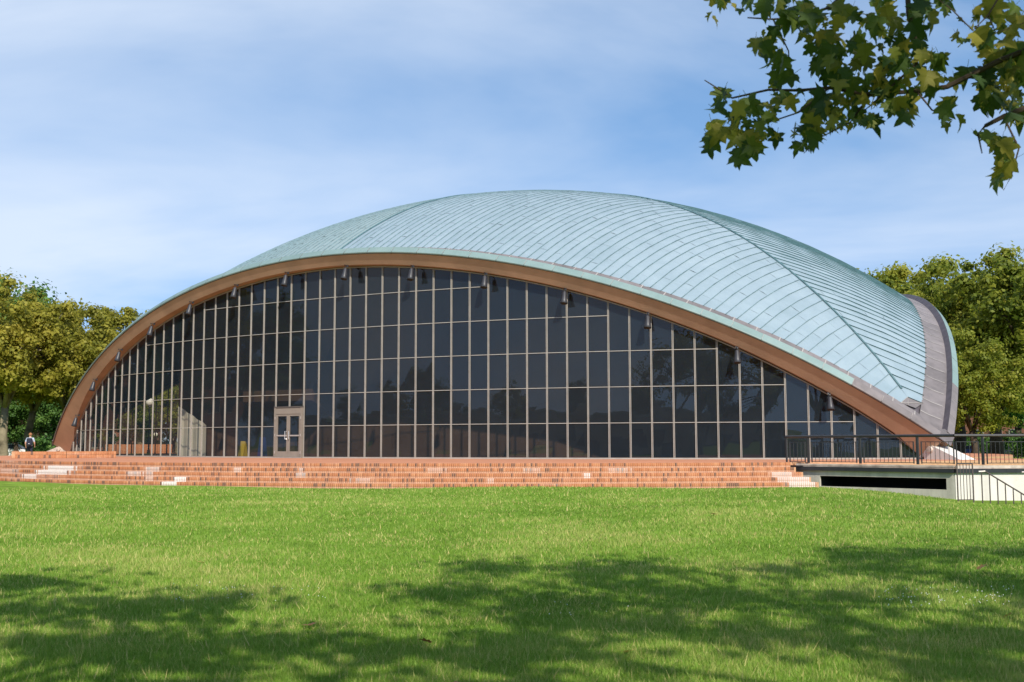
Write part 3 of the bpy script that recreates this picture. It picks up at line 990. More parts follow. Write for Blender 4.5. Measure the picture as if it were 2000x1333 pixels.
# ------------------------------------------------------------------ floodlights along the fascia
LPHI = [-37.9, -31.7, -25.9, -20.2, -14.6, -9.1, -3.7, 1.9, 7.5, 13.2, 19.0, 24.8, 30.9, 37.3]
ordn = ['first', 'second', 'third', 'fourth', 'fifth', 'sixth', 'seventh', 'eighth', 'ninth', 'tenth', 'eleventh', 'twelfth', 'thirteenth', 'last']
sh = MB()
prof = [(0.0, 0.06), (0.03, 0.075), (0.34, 0.118), (0.48, 0.15)]
rings = 14
vs = []; fs = []
for (l, r_) in prof:
    vs += [(r_ * math.cos(2 * PI * q / rings), r_ * math.sin(2 * PI * q / rings), -l) for q in range(rings)]
vs += [(0.128 * math.cos(2 * PI * q / rings), 0.128 * math.sin(2 * PI * q / rings), -0.50) for q in range(rings)]
vs += [(0.10 * math.cos(2 * PI * q / rings), 0.10 * math.sin(2 * PI * q / rings), -0.36) for q in range(rings)]
for i in range(5):
    for q in range(rings):
        fs.append((i * rings + q, (i + 1) * rings + q, (i + 1) * rings + (q + 1) % rings, i * rings + (q + 1) % rings))
fs.append(tuple(range(rings)))
fs.append(tuple(range(5 * rings, 6 * rings)))
sh.add(vs, fs)
SHADE = sh.mesh('housing', M['lampm'])
SHADE.polygons.foreach_set('use_smooth', [True] * len(SHADE.polygons))
br = MB()
br.tube([(0, 0, 0.0), (0, -0.02, 0.06), (0, -0.10, 0.12), (0, 0.10, 0.16)], [0.016] * 4, 6)
br.box((-0.05, 0.09, 0.10), (0.05, 0.13, 0.20))
BRK = br.mesh('bracket', M['lampm'])
for i, ph in enumerate(LPHI):
    p = EP(ph, 0.03, float(h_fas(ph)) - 0.10)[0]
    a = rad(ph)
    nrm = np.array([math.sin(a) / S3, -math.cos(a), 0]); nrm /= np.linalg.norm(nrm)
    t_ = empty('floodlight', tuple(p + nrm * 0.10 - Z3 * 0.02))
    t_.rotation_euler = (rad(-13), 0, math.atan2(nrm[1], nrm[0]) + PI / 2)
    tag(t_, f'{ordn[i]} dark bronze floodlight from the left hanging below the brown roof edge', 'floodlight', 'floodlights along the roof edge')
    link('housing', SHADE, t_); link('bracket', BRK, t_)

# ------------------------------------------------------------------ round brick podium with steps
def polar(r, a, z): return np.array([r * math.cos(a), r * math.sin(a), z])


def ang_at(px, r):
    """angle round the podium where the sight line through column px meets the circle of radius r, near side"""
    d = at(px, 1.0) - np.array([CAM[0], CAM[1], 0]); d = d[:2] / np.linalg.norm(d[:2])
    o = CAM[:2]
    b = o @ d; c = o @ o - r * r
    t = -b - math.sqrt(b * b - c)
    p = o + t * d
    return math.atan2(p[1], p[0])


A_END = [ang_at(x, STEP_R + i * TREAD) for i, x in enumerate((1543, 1553, 1567, 1582, 1597))]
A_LEFT = rad(-178)
plaza = MB()
NS = 220
ang = np.linspace(0, 2 * PI, NS + 1)
def pr(a):
    d_ = (math.degrees(a) + 180) % 360 - 180
    return 25.0 if -22 < d_ < 70 else STEP_R - 0.10
plaza.add([polar(pr(a), a, -0.001) for a in ang[:-1]] + [(0, 0, -0.001)], [(i, (i + 1) % NS, NS) for i in range(NS)], 0)
plaza.strip([polar(pr(a), a, -1.5) for a in ang], [polar(pr(a), a, -0.001) for a in ang], 1)
pl = plaza.build('plaza', [M['paver'], M['mortar']])
tag(pl, 'round red brick plaza under the domed hall', 'plaza', kind='structure')

steps = empty('brick_steps', tuple(polar(STEP_R, rad(-70), -0.7)))
tag(steps, 'five curved red brick steps with white lime bloom rising from the lawn', 'steps')
inv = Vector(steps.location)
BLOOMS = []     # (angle, half-width, lowest step, highest step)
for px, hw_px, lo_, hi_, am in ((128, 40, 2, 3, .85), (118, 22, 3, 4, .75), (60, 26, 3, 3, .3), (388, 15, 4, 5, .95), (300, 20, 2, 3, .5), (325, 12, 3, 4, .4), (470, 8, 2, 2, .5), (600, 9, 2, 3, .45), (720, 26, 4, 4, .35), (1140, 10, 3, 3, .8),
                                (1050, 24, 2, 2, .3), (1190, 30, 2, 2, .35), (1505, 26, 3, 4, .6), (1535, 32, 4, 5, .75), (860, 26, 2, 2, .3), (960, 10, 4, 4, .4)):
    a = ang_at(px, STEP_R); b = ang_at(px + hw_px, STEP_R)
    BLOOMS.append((a, abs(b - a), lo_, hi_, am))
for i in range(NSTEP):
    r_ = STEP_R + i * TREAD
    z1 = -i * STEP_H; z0 = z1 - STEP_H
    a0, a1 = A_LEFT, A_END[i]
    V_, F_, T_, B_ = [], [], [], []
    pitch = 0.0665 / r_
    nb_ = int((a1 - a0) / pitch)
    mo = MB()
    aa = np.linspace(a0, a1, 200)
    off3 = np.array(inv)
    mo.strip([polar(r_ - 0.012, a, z0 - 0.03) - off3 for a in aa], [polar(r_ - 0.012, a, z1 - 0.004) - off3 for a in aa], 0)
    mo.strip([polar(r_ - 0.012, a, z1 - 0.004) - off3 for a in aa], [polar(r_ - TREAD - 0.1, a, z1 - 0.004) - off3 for a in aa], 0)
    mo.quad(polar(r_ - 0.012, a1, z0 - .03) - off3, polar(r_ - 0.012, a1, z1 - 0.004) - off3, polar(r_ - TREAD, a1, z1 - 0.004) - off3, polar(r_ - TREAD, a1, z0 - .03) - off3)
    st = mo.build('step', M['mortar'], steps)
    tone_run = 0.6
    for b in range(nb_):
        ca = a0 + (b + 0.5) * pitch
        hw = pitch * 0.375
        if rng.random() < 0.25: tone_run = rng.random()
        dark = rng.random() < (0.34 if tone_run < 0.35 else 0.10)
        t = rng.uniform(0.02, 0.16) if dark else float(np.clip(rng.normal(0.6, 0.17), 0.3, 1))
        bl = 0.0
        for (ba, bw, l_, h_, am) in BLOOMS:
            ba = ba + 0.55 * bw * math.sin(i * 2.3 + ba * 50)
            if l_ - 1 <= i <= h_ - 1 and abs(ca - ba) < bw:
                bl = max(bl, am * (1 if rng.random() < min(1.0, 1.7 * (1 - abs(ca - ba) / bw)) else rng.uniform(0, 0.3)))
        # rowlock brick: front face and top, with a lower stretcher band beneath it
        for (za, zb2, tr_, tt) in ((z0 + 0.052, z1, 0.0, t), (z0 - 0.004, z0 + 0.043, 0.004, float(np.clip(t + 0.25, 0, 1)))):
            jit = rng.uniform(-0.003, 0.003)
            rr = r_ + jit - tr_
            base = len(V_)
            top_in = r_ - TREAD + 0.02 if zb2 == z1 else r_ - 0.05
            for (q, zz) in ((ca - hw, za), (ca + hw, za), (ca + hw, zb2), (ca - hw, zb2)):
                V_.append(polar(rr, q, zz) - off3)
            for (q, zz) in ((ca + hw, zb2), (ca - hw, zb2)):
                V_.append(polar(top_in, q, zz) - off3)
            for (q, zz) in ((ca - hw, za), (ca + hw, za)):
                V_.append(polar(rr - 0.03, q, zz) - off3)
            F_ += [(base, base + 1, base + 2, base + 3), (base + 3, base + 2, base + 4, base + 5), (base + 6, base, base + 3, base + 5), (base + 1, base + 7, base + 4, base + 2)]
            b2 = bl if zb2 == z1 else max(bl, 0.16)
            T_ += [tt, min(1, tt + 0.3), tt, tt]; B_ += [b2, max(b2, 0.14), b2, b2]
    me = np_mesh('brick_course', np.array(V_), np.array(F_), M['brick'], np.array(T_))
    ab = me.attributes.new('bloom', 'FLOAT', 'FACE'); ab.data.foreach_set('value', np.array(B_, np.float32))
    bc = link('brick_course', me, st); bc['kind'] = 'stuff'


def brick_wall(name, path, h, thick, label, cat, z=0.0):
    """low wall of upright bricks along a plan path"""
    root = empty(name, tuple(np.array([*path[0][:2], z])))
    tag(root, label, cat)
    o = np.array(root.location)
    P = [np.array([p[0], p[1], z]) - o for p in path]
    mo = MB(); V_, F_, T_ = [], [], []
    for a, b in zip(P[:-1], P[1:]):
        L_ = np.linalg.norm(b - a); t_ = (b - a) / L_; nn = np.array([t_[1], -t_[0], 0])
        mo.bar(a + Z3 * h / 2, b + Z3 * h / 2, nn * (thick / 2 - 0.012), Z3 * (h / 2 - 0.01))
        nb = int(L_ / 0.105)
        for q in range(nb):
            for (zlo, zhi) in ((0.0, h * 0.5 - 0.005), (h * 0.5 + 0.005, h)):
                c0 = a + t_ * (L_ * (q + 0.06) / nb); c1 = a + t_ * (L_ * (q + 0.94) / nb)
                base = len(V_); e = nn * (thick / 2 + rng.uniform(-.003, .003))
                V_ += [c0 + e + Z3 * zlo, c1 + e + Z3 * zlo, c1 + e + Z3 * zhi, c0 + e + Z3 * zhi, c1 - e + Z3 * zhi, c0 - e + Z3 * zhi, c1 - e + Z3 * zlo, c0 - e + Z3 * zlo]
                F_ += [(base, base + 1, base + 2, base + 3), (base + 3, base + 2, base + 4, base + 5), (base + 5, base + 4, base + 6, base + 7), (base + 7, base, base + 3, base + 5), (base + 1, base + 6, base + 4, base + 2)]
                tt = rng.uniform(0.03, 0.2) if rng.random() < 0.08 else float(np.clip(rng.normal(0.68, 0.13), 0.3, 1))
                T_ += [tt] * 5
    mo.build('mortar_bed', M['mortar'], root)
    me = np_mesh('brick_courses', np.array(V_), np.array(F_), M['brick'], np.array(T_))
    c = link('brick_courses', me, root); c['kind'] = 'stuff'
    return root


brick_wall('low_brick_wall', [at(31, 56.5), at(30, 49.7), at(130, 50.4), at(226, 51.4)], 0.30, 0.30,
           'low brick seat wall on the plaza before the left end of the glass', 'wall')

# ------------------------------------------------------------------ areaway wall, black beam, railing on the right
def wallpt(px, z): # the grey wall runs from (1532, 35.3 m) to (1862, 31.3 m)
    f = (px - 1532) / (1862 - 1532)
    a, b = at(1532, 35.3), at(1862, 31.3)
    # intersect the sight line with the wall's line in plan
    o = CAM[:2]; d = at(px, 10)[:2] - o; e = (b - a)[:2]
    Mx = np.array([[d[0], -e[0]], [d[1], -e[1]]]); t = np.linalg.solve(Mx, a[:2] - o)
    q = o + d * t[0]
    return np.array([q[0], q[1], z])


wa, wb = wallpt(1536, 0), wallpt(1862, 0)
WT = (wb - wa) / np.linalg.norm(wb - wa); WN = np.array([WT[1], -WT[0], 0])
area = empty('areaway_wall', tuple(np.array([wa[0], wa[1], -1.0])))
tag(area, 'grey concrete areaway wall with a long dark slot beside the brick steps', 'wall')
off3 = np.array(area.location)
ZB0 = -0.245       # underside of the beam
mb = MB()
sl0, sl1 = wallpt(1599, 0), wallpt(1845, 0)
zs1, zs0 = -0.405, -0.72
zlow = -2.0
def wq(m_, a, b, z0, z1, offn=0.0):
    m_.quad(a + WN * offn + Z3 * z0 - off3, b + WN * offn + Z3 * z0 - off3, b + WN * offn + Z3 * z1 - off3, a + WN * offn + Z3 * z1 - off3)
wq(mb, wa, sl0, zlow, ZB0); wq(mb, sl1, wb, zlow, ZB0); wq(mb, sl0, sl1, zlow, zs0); wq(mb, sl0, sl1, zs1, ZB0)
# reveals of the slot, back of wall
for (a, b, z0, z1) in ((sl0, sl0, zs0, zs1), (sl1, sl1, zs0, zs1)):
    mb.quad(a + Z3 * z0 - off3, a + Z3 * z1 - off3, a - WN * 0.06 + Z3 * z1 - off3, a - WN * 0.06 + Z3 * z0 - off3)
for z in (zs0, zs1):
    mb.quad(sl0 + Z3 * z - off3, sl1 + Z3 * z - off3, sl1 - WN * 0.06 + Z3 * z - off3, sl0 - WN * 0.06 + Z3 * z - off3)
mb.build('concrete_face', M['concrete'], area)
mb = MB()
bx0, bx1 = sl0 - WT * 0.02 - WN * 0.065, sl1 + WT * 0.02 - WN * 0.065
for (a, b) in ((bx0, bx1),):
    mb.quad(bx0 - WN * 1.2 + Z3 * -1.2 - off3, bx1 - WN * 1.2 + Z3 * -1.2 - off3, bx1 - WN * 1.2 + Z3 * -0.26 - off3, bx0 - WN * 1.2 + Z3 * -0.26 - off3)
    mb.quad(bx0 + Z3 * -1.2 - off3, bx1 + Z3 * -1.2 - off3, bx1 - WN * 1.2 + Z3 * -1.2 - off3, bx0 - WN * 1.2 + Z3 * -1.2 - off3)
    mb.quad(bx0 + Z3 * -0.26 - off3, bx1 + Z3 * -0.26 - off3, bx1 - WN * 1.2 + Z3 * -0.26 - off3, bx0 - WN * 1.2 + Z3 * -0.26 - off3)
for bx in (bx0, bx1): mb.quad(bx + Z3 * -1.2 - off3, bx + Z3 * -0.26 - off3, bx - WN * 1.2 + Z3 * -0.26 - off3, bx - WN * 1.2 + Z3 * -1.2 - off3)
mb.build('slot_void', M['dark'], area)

# sunlit white wall further right, turned towards the sun
wc = at(2075, 31.5)
WT2 = (wc - wb) / np.linalg.norm(wc - wb); WN2 = np.array([WT2[1], -WT2[0], 0])
wwall = empty('white_wall', tuple(np.array([wb[0], wb[1], -1.0])))
tag(wwall, 'sunlit white painted wall behind the descending stair rail', 'wall')
o2 = np.array(wwall.location)
mb = MB()
mb.bar(wb - WN2 * 0.15 + Z3 * -1.6 - o2 + WT2 * 0.01, wb + WT2 * 9 - WN2 * 0.15 + Z3 * -1.6 - o2, WN2 * 0.15, Z3 * 1.353)
mb.build('painted_face', M['whitewall'], wwall)

# terrace slab carried by the beam (closes the gap between wall and round plaza)
tmb = MB()
tp = [wa + WN * 0.05, wb + WN * 0.05, wb + WT2 * 9 + WN2 * 0.04, wb + WT2 * 9 - WN2 * 1.0, wb - WN2 * 2.5, wa - WN * 4]
tmb.add([p * np.array([1, 1, 0]) + Z3 * -0.09 for p in tp], [tuple(range(6))])
tt_ = tmb.build('terrace', M['paver'])
tag(tt_, 'narrow brick terrace behind the black railing', 'terrace', kind='structure')

beam = empty('steel_beam', tuple(wa)); tag(beam, 'black steel edge beam under the railing', 'beam')
ob = np.array(beam.location)
mb = MB()
mb.bar(wa - WT * 0.12 + WN * 0.02 + Z3 * -0.187 - ob, wb + WN * 0.02 + Z3 * -0.187 - ob, WN * 0.06, Z3 * 0.058)
mb.bar(wb + WN2 * 0.02 + WT2 * 0.0 + Z3 * -0.187 - ob, wb + WT2 * 9 + WN2 * 0.02 + Z3 * -0.187 - ob, WN2 * 0.055, Z3 * 0.058)
mb.bar(wa - WT * 0.42 + WN * 0.05 + Z3 * -0.117 - ob, wa + WT * 0.6 + WN * 0.05 + Z3 * -0.117 - ob, WN * 0.06, Z3 * 0.012)
mb.build('web', M['black'], beam)
mb = MB()
mb.bar(wa + WT * 0.35 - WN * 0.06 + Z3 * -0.083 - ob, wb - WN * 0.06 + Z3 * -0.083 - ob, WN * 0.10, Z3 * 0.042)
mb.bar(wb + WT2 * 0.02 - WN2 * 0.06 + Z3 * -0.083 - ob, wb + WT2 * 9 - WN2 * 0.06 + Z3 * -0.083 - ob, WN2 * 0.095, Z3 * 0.042)
mb.build('curb', M['curb'], beam)

rail = empty('terrace_railing', tuple(wa)); tag(rail, 'long black pipe railing with thin pickets along the terrace edge', 'railing')
orr = np.array(rail.location)
RZ = 0.80
rp0 = wa - WT * 0.05 - WN * 0.03; rp1 = wb - WN * 0.03; rp2 = wb + WT2 * 9 - WN2 * 0.03
mb = MB(); mb.tube([rp0 + Z3 * RZ - orr, rp1 + Z3 * RZ - orr], [0.042, 0.042], 10); mb.build('top_rail', M['railsteel'], rail)
mb = MB(); mb.tube([rp1 + Z3 * RZ - orr, rp2 + Z3 * RZ - orr], [0.043, 0.043], 10); mb.build('top_rail', M['railsteel'], rail)
seg = []
L1 = np.linalg.norm(rp1 - rp0)
posts = [rp0 + WT * 0.02] + [wallpt(px, 0) - WN * 0.03 for px in (1577, 1678, 1790)]
p4 = rp1 + WT2 * 0.82; p5 = rp1 + WT2 * 2.7; p6 = rp1 + WT2 * 4.6
allp = posts + [p4, p5]
for i, p in enumerate(allp):
    mb = MB(); w_ = 0.018 if i == 0 else 0.032
    mb.bar(p + Z3 * -0.02 - orr, p + Z3 * (RZ - 0.03) - orr, WT * w_, WN * 0.03); mb.build('post', M['railsteel'], rail)
PK = MB(); PK.bar((0, 0, 0), (0, 0, 0.60), (0.007, 0, 0), (0, 0.007, 0))
PKM = PK.mesh('picket', M['railsteel'])
PK2 = MB(); PK2.bar((0, 0, -0.02), (0, 0, 0.62), (0.017, 0, 0), (0, 0.017, 0))
PKM2 = PK2.mesh('picket', M['railsteel'])
def pick_run(a, b):
    L_ = np.linalg.norm(b - a); t_ = (b - a) / L_
    for z_ in (0.025, 0.625):
        mb = MB(); mb.bar(a + Z3 * z_ - orr, b + Z3 * z_ - orr, np.array([-t_[1], t_[0], 0]) * 0.008, Z3 * 0.010); mb.build('picket_rail', M['railsteel'], rail)
    n_ = int(L_ / 0.125)
    for q in range(n_ + 1):
        end = q in (0, n_)
        link('picket', PKM2 if end else PKM, rail, tuple(a + t_ * L_ * q / n_ + Z3 * 0.02 - orr))
for i in range(len(allp) - 1):
    a, b = allp[i], allp[i + 1]
    if i == 3:
        pick_run(a + WT * 0.12, rp1 - WT * 0.02); pick_run(rp1 + WT2 * 0.06, b - WT2 * 0.12)
    else:
        t_ = (b - a) / np.linalg.norm(b - a)
        pick_run(a + t_ * 0.12, b - t_ * 0.12)

# grey-brown gate-like guard and the sloping stair rail before the white wall
guard = empty('stair_guard', tuple(np.array([wb[0], wb[1], -1.0]))); tag(guard, 'narrow brown picket guard at the corner of the white wall', 'railing')
og = np.array(guard.location)
g0 = wb + WN2 * 1.2 - WT2 * 0.50; g1 = g0 + WT2 * 0.43
zt_, zl_ = 0.03, -0.93
for p in (g0, g1):
    mb = MB(); mb.bar(p + Z3 * -1.5 - og, p + Z3 * zt_ - og, WT2 * 0.014, WN2 * 0.014); mb.build('post', M['railgrey'], guard)
for z_ in (zt_, zl_):
    mb = MB(); mb.bar(g0 + Z3 * z_ - og, g1 + Z3 * z_ - og, WN2 * 0.014, Z3 * 0.012); mb.build('rail', M['railgrey'], guard)
for q in range(1, 5):
    p = g0 + (g1 - g0) * q / 5
    mb = MB(); mb.bar(p + Z3 * zl_ - og, p + Z3 * zt_ - og, WT2 * 0.007, WN2 * 0.007); mb.build('picket', M['railgrey'], guard)
srail = empty('stair_rail', tuple(np.array([wb[0], wb[1], -1.0]))); tag(srail, 'brown handrail sloping down before the white wall', 'railing')
r0 = wb + WN2 * 1.25 + WT2 * 0.07
k0 = r0 + WT2 * 0.18
zk = -0.17
mb = MB(); mb.tube([r0 + Z3 * (zk - .01) - og, k0 + Z3 * zk - og], [0.022, 0.022], 8); mb.build('handrail', M['railcap'], srail)
k1 = k0 + WT2 * 2.2 + WN2 * 0.0
mb = MB(); mb.tube([k0 + Z3 * zk - og, k1 + Z3 * (zk - 2.2 * 0.60) - og], [0.020, 0.020], 8); mb.build('handrail', M['railgrey'], srail)
for q in range(7):
    p = r0 + WT2 * (0.08 + 0.215 * q)
    dz = max(0, (0.08 + 0.215 * q) - 0.18) * 0.60
    mb = MB(); mb.bar(p + Z3 * -1.7 - og, p + Z3 * (zk - dz) - og, WT2 * 0.012, WN2 * 0.012); mb.build('baluster', M['railgrey'], srail)
mb = MB(); e0 = r0 + WT2 * 1.20
mb.tube([e0 + Z3 * -0.20 - og, e0 + WT2 * 0.22 + Z3 * -0.19 - og], [0.022, 0.022], 8)
mb.bar(e0 + WT2 * 0.13 + Z3 * -0.21 - og, e0 + WT2 * 0.20 + Z3 * -1.6 - og, WT2 * 0.013, WN2 * 0.013); mb.build('far_handrail', M['railcap'], srail)

# ------------------------------------------------------------------ trees
def envelope_clumps(g, H, cr, cz0, n):
    out = []
    w1, w2, w3 = g.uniform(0, 6.28, 3)
    while len(out) < n:
        u = g.normal(size=3); u /= np.linalg.norm(u)
        rad_ = g.random() ** 0.42
        p = u * rad_
        z = cz0 + (H - cz0) * (0.5 + 0.5 * p[2])
        th_ = math.atan2(p[1], p[0])
        bulge = (1.0 - 0.25 * max(0, p[2]) ** 2) * (1 + 0.16 * math.sin(2 * th_ + w1) + 0.13 * math.sin(5 * th_ + 4 * p[2] + w2))
        z += (H - cz0) * 0.07 * math.sin(3 * th_ + w3) * max(0, p[2] + 0.3)
        out.append((np.array([p[0] * cr * bulge, p[1] * cr * bulge, z]), rad_))
    return out


def leaf_cloud(g, clumps, per, size, cr_lo, cr_hi):
    """loose clumps of leaf-sized faces"""
    Vs, Fs, Ts = [], [], []
    base = 0
    for (c, rd) in clumps:
        n = int(per * g.uniform(0.7, 1.3))
        r = g.uniform(cr_lo, cr_hi)
        u = g.normal(size=(n, 3)); u /= np.linalg.norm(u, axis=1)[:, None]
        rr = np.minimum(np.abs(g.normal(0, 0.70, n)), 1.45)
        pos = c + u * rr[:, None] * np.array([r, r, r * 0.72])
        nrm = u * 1.0 + g.normal(size=(n, 3)) * 0.42 + np.array([0, 0, 0.3])
        nrm /= np.linalg.norm(nrm, axis=1)[:, None]
        a = np.cross(nrm, g.normal(size=(n, 3))); a /= np.linalg.norm(a, axis=1)[:, None] + 1e-9
        b = np.cross(nrm, a)
        s = size * g.uniform(0.6, 1.3, n)[:, None]
        q = np.stack([pos - a * s, pos + b * s * 0.62 + nrm * s * 0.15, pos + a * s, pos - b * s * 0.62 + nrm * s * 0.15], 1)
        Vs.append(q.reshape(-1, 3)); Fs.append(np.arange(n * 4).reshape(n, 4) + base); base += n * 4
        ct = g.normal(0.5, 0.13)
        Ts.append(np.clip(ct + g.normal(0, 0.14, n), 0, 1))
    return np.concatenate(Vs), np.concatenate(Fs), np.concatenate(Ts)


def skeleton(g, H, cr, cz0, thick, lean=0.0):
    """trunk and limbs as tapered tubes; returns mesh builder and limb ends"""
    mb = MB(); ends = []
    fork = cz0 * g.uniform(0.75, 1.05)
    top = np.array([g.normal(0, lean), g.normal(0, lean), fork])
    mid = top * 0.5 + np.array([g.normal(0, 0.12), g.normal(0, 0.12), 0])
    mb.tube([(0, 0, -0.4), (0, 0, 0.1), mid, top], [thick * 1.5, thick * 1.15, thick * 0.92, thick * 0.8], 10)
    nl = g.integers(4, 7)
    a0 = g.random() * 2 * PI
    for i in range(nl):
        a = a0 + 2 * PI * i / nl + g.normal(0, 0.25)
        reach = cr * g.uniform(0.45, 0.85); zt = cz0 + (H - cz0) * g.uniform(0.35, 0.85)
        e = np.array([math.cos(a) * reach, math.sin(a) * reach, zt])
        m1 = top + (e - top) * 0.35 + np.array([0, 0, 0.5]) + g.normal(0, 0.25, 3); m2 = top + (e - top) * 0.7 + g.normal(0, 0.3, 3)
        mb.tube([top - Z3 * 0.2, m1, m2, e], [thick * 0.52, thick * 0.38, thick * 0.25, thick * 0.10], 7)
        ends.append(e)
        for q in range(3):
            st_ = m1 + (m2 - m1) * g.uniform(0.1, 1.0); a2 = a + g.normal(0, 0.8)
            e2 = st_ + np.array([math.cos(a2) * cr * 0.35, math.sin(a2) * cr * 0.35, g.uniform(0.0, 2.6)])
            mb.tube([st_, (st_ + e2) / 2 + g.normal(0, 0.15, 3), e2], [thick * 0.2, thick * 0.14, thick * 0.05], 5)
            ends.append(e2)
    return mb, ends


def make_tree_proto(seed, H, cr, cz0, thick, nclump, per, leafsize, leafmat, barkmat, clo=0.8, chi=1.5):
    g = np.random.default_rng(seed)
    sk, ends = skeleton(g, H, cr, cz0, thick)
    cl = [(e, 1.0) for e in ends] + envelope_clumps(g, H - 0.6, cr * 0.92, cz0, nclump)
    V_, F_, T_ = leaf_cloud(g, cl, per, leafsize, clo, chi)
    tr = sk.mesh('trunk', barkmat); tr.polygons.foreach_set('use_smooth', [True] * len(tr.polygons))
    return tr, np_mesh('crown', V_, F_, leafmat, T_)


PROTO = {
    'nearA': make_tree_proto(11, 13.2, 5.8, 4.6, 0.34, 28, 165, 0.15, M['leafA'], M['bark'], 0.7, 1.25),
    'nearB': make_tree_proto(12, 12.6, 5.4, 4.8, 0.30, 38, 190, 0.15, M['leafA'], M['bark'], 0.7, 1.25),
    'planeA': make_tree_proto(1, 13.2, 5.6, 4.3, 0.34, 170, 270, 0.150, M['leafA'], M['bark'], 0.35, 1.05),
    'planeB': make_tree_proto(2, 12.4, 5.2, 4.8, 0.30, 155, 270, 0.150, M['leafA'], M['bark'], 0.35, 1.05),
    'mixA': make_tree_proto(3, 14.5, 6.0, 3.6, 0.42, 180, 270, 0.150, M['leafR'], M['bark_dark'], 0.35, 1.05),
    'mixB': make_tree_proto(4, 13.6, 5.4, 3.2, 0.38, 170, 270, 0.150, M['leafR'], M['bark_dark'], 0.35, 1.05),
    'green': make_tree_proto(5, 14.0, 5.5, 3.0, 0.36, 95, 400, 0.165, M['leafG'], M['bark_dark']),
}


def ground_at(p): return float(ground_z(np.array([[p[0], p[1], 0.0]]))[0])


def tree(kind, p, scale, rotz_, label, group=None, name='plane_tree', cat='tree', sz=None):
    z = ground_at(p)
    t_ = empty(name, (p[0], p[1], z - 0.05)); t_.rotation_euler = (0, 0, rotz_)
    t_.scale = (scale, scale, sz or scale)
    tag(t_, label, cat, group)
    tr, cr_ = PROTO[kind]
    link('trunk', tr, t_); link('crown', cr_, t_)
    return t_


# left of the hall: plane trees
for (k_, px, D, s_, r_, lb, nm) in (
        ('planeA', 6, 78, 0.98, 0.3, 'olive plane tree with forked pale trunk at the far left edge', 'plane_tree'),
        ('planeB', 62, 88, 1.02, 1.9, 'olive plane tree behind the walking person', 'plane_tree'),
        ('planeA', 128, 84, 0.93, 3.7, 'olive plane tree with pale trunk beside the left roof corner', 'plane_tree'),
        ('planeB', 205, 92, 1.08, 5.0, 'olive plane tree rising just left of the brown roof edge', 'plane_tree'),
        ('planeA', 275, 98, 0.98, 2.6, 'olive plane tree mostly hidden behind the left roof edge', 'plane_tree'),
        ('planeB', 345, 101, 0.90, 0.8, 'plane tree seen only through the glass of the left lobby', 'plane_tree'),
        ('green', 10, 128, 1.50, 1.1, 'tall bright green tree rearing above the plane trees at left', 'broadleaf_tree'),
        ('green', -40, 112, 0.95, 2.1, 'dark green tree filling the gap behind the leftmost trunk', 'broadleaf_tree'),
        ('green', 95, 108, 0.80, 4.1, 'dark green tree behind the planes, above the person', 'broadleaf_tree'),
        ('green', 170, 112, 0.85, 5.3, 'dark green tree behind the planes, next to the roof corner', 'broadleaf_tree')):
    tree(k_, at(px, D), s_, r_, lb, 'trees left of the hall', nm)
for i, (px, D, s_) in enumerate(((205, 82, .42), (248, 84, .45), (292, 88, .46), (338, 90, .5))):
    tree('mixA', at(px, D), s_, i * 1.7, f'{ordn[i]} from the left of the low bushy trees seen through the lobby', 'trees left of the hall', 'broadleaf_tree')
# right of the hall
for (k_, px, D, s_, r_, lb, nm) in (
        ('mixB', 1712, 98, 1.26, 3.3, 'leafy tree with only its top above the sloping roof', 'broadleaf_tree'),
        ('mixA', 1780, 92, 1.20, 0.5, 'leafy tree rising directly behind the right roof edge', 'broadleaf_tree'),
        ('mixB', 1872, 84, 1.18, 2.2, 'leafy tree with dark trunk just right of the roof tip', 'broadleaf_tree'),
        ('mixA', 1945, 78, 1.10, 4.0, 'leafy tree with thick dark trunk near the right edge', 'broadleaf_tree'),
        ('mixB', 2045, 74, 1.12, 5.4, 'leafy tree half cut off by the right edge', 'broadleaf_tree'),
        ('mixB', 1900, 66, 0.62, 1.1, 'smaller yellow-green tree in front of the others, right of the rim', 'broadleaf_tree'),
        ('green', 1990, 102, 1.0, 3.0, 'dark green tree behind the right-hand trees', 'broadleaf_tree'),
        ('green', 1835, 108, 0.95, 0.2, 'dark green tree behind the roof tip', 'broadleaf_tree')):
    tree(k_, at(px, D), s_, r_, lb, 'trees right of the hall', nm)
# trees off to the left and in front, mirrored in the glass
for i, (x, y, s_, k_) in enumerate(((-58, -22, 1.45, 'green'), (-52, -34, 1.4, 'green'), (-45, -43, 1.35, 'planeA'), (-62, -10, 1.4, 'green'), (-66, 2, 1.3, 'planeB'), (-40, -54, 1.1, 'green'))):
    tree(k_, (x, y), s_, i * 1.3, f'{ordn[i]} of the big trees mirrored in the left half of the glass', 'trees mirrored in the glass', 'broadleaf_tree')
for i, (x, y, s_) in enumerate(((-50, -16, .62), (-47, -27, .66), (-43, -36, .6), (-38, -46, .62), (-56, -2, .66), (-60, 10, .6))):  # low trees added to close the bright gap under the mirrored crowns
    tree('green', (x, y), s_, i * 1.1 + .4, f'{ordn[i]} of the low bushy trees added out of view to break up the left reflections', 'trees mirrored in the glass', 'broadleaf_tree')
for i, (x, y, s_, k_) in enumerate(((-95, -150, 0.95, 'green'), (-70, -152, 1.0, 'mixA'), (-45, -150, 0.9, 'green'), (-20, -153, 0.95, 'mixB'), (5, -150, 0.9, 'green'), (30, -152, 0.95, 'mixA'), (55, -150, 1.0, 'green'), (80, -148, 1.05, 'mixA'), (-28, -92, 0.8, 'green'), (104, -125, 1.3, 'mixB'))):
    tree(k_, (x, y), s_, i * 0.9, f'{ordn[i]} tree of the row mirrored in the glass beyond the long low building', 'trees across the lawn', 'broadleaf_tree')

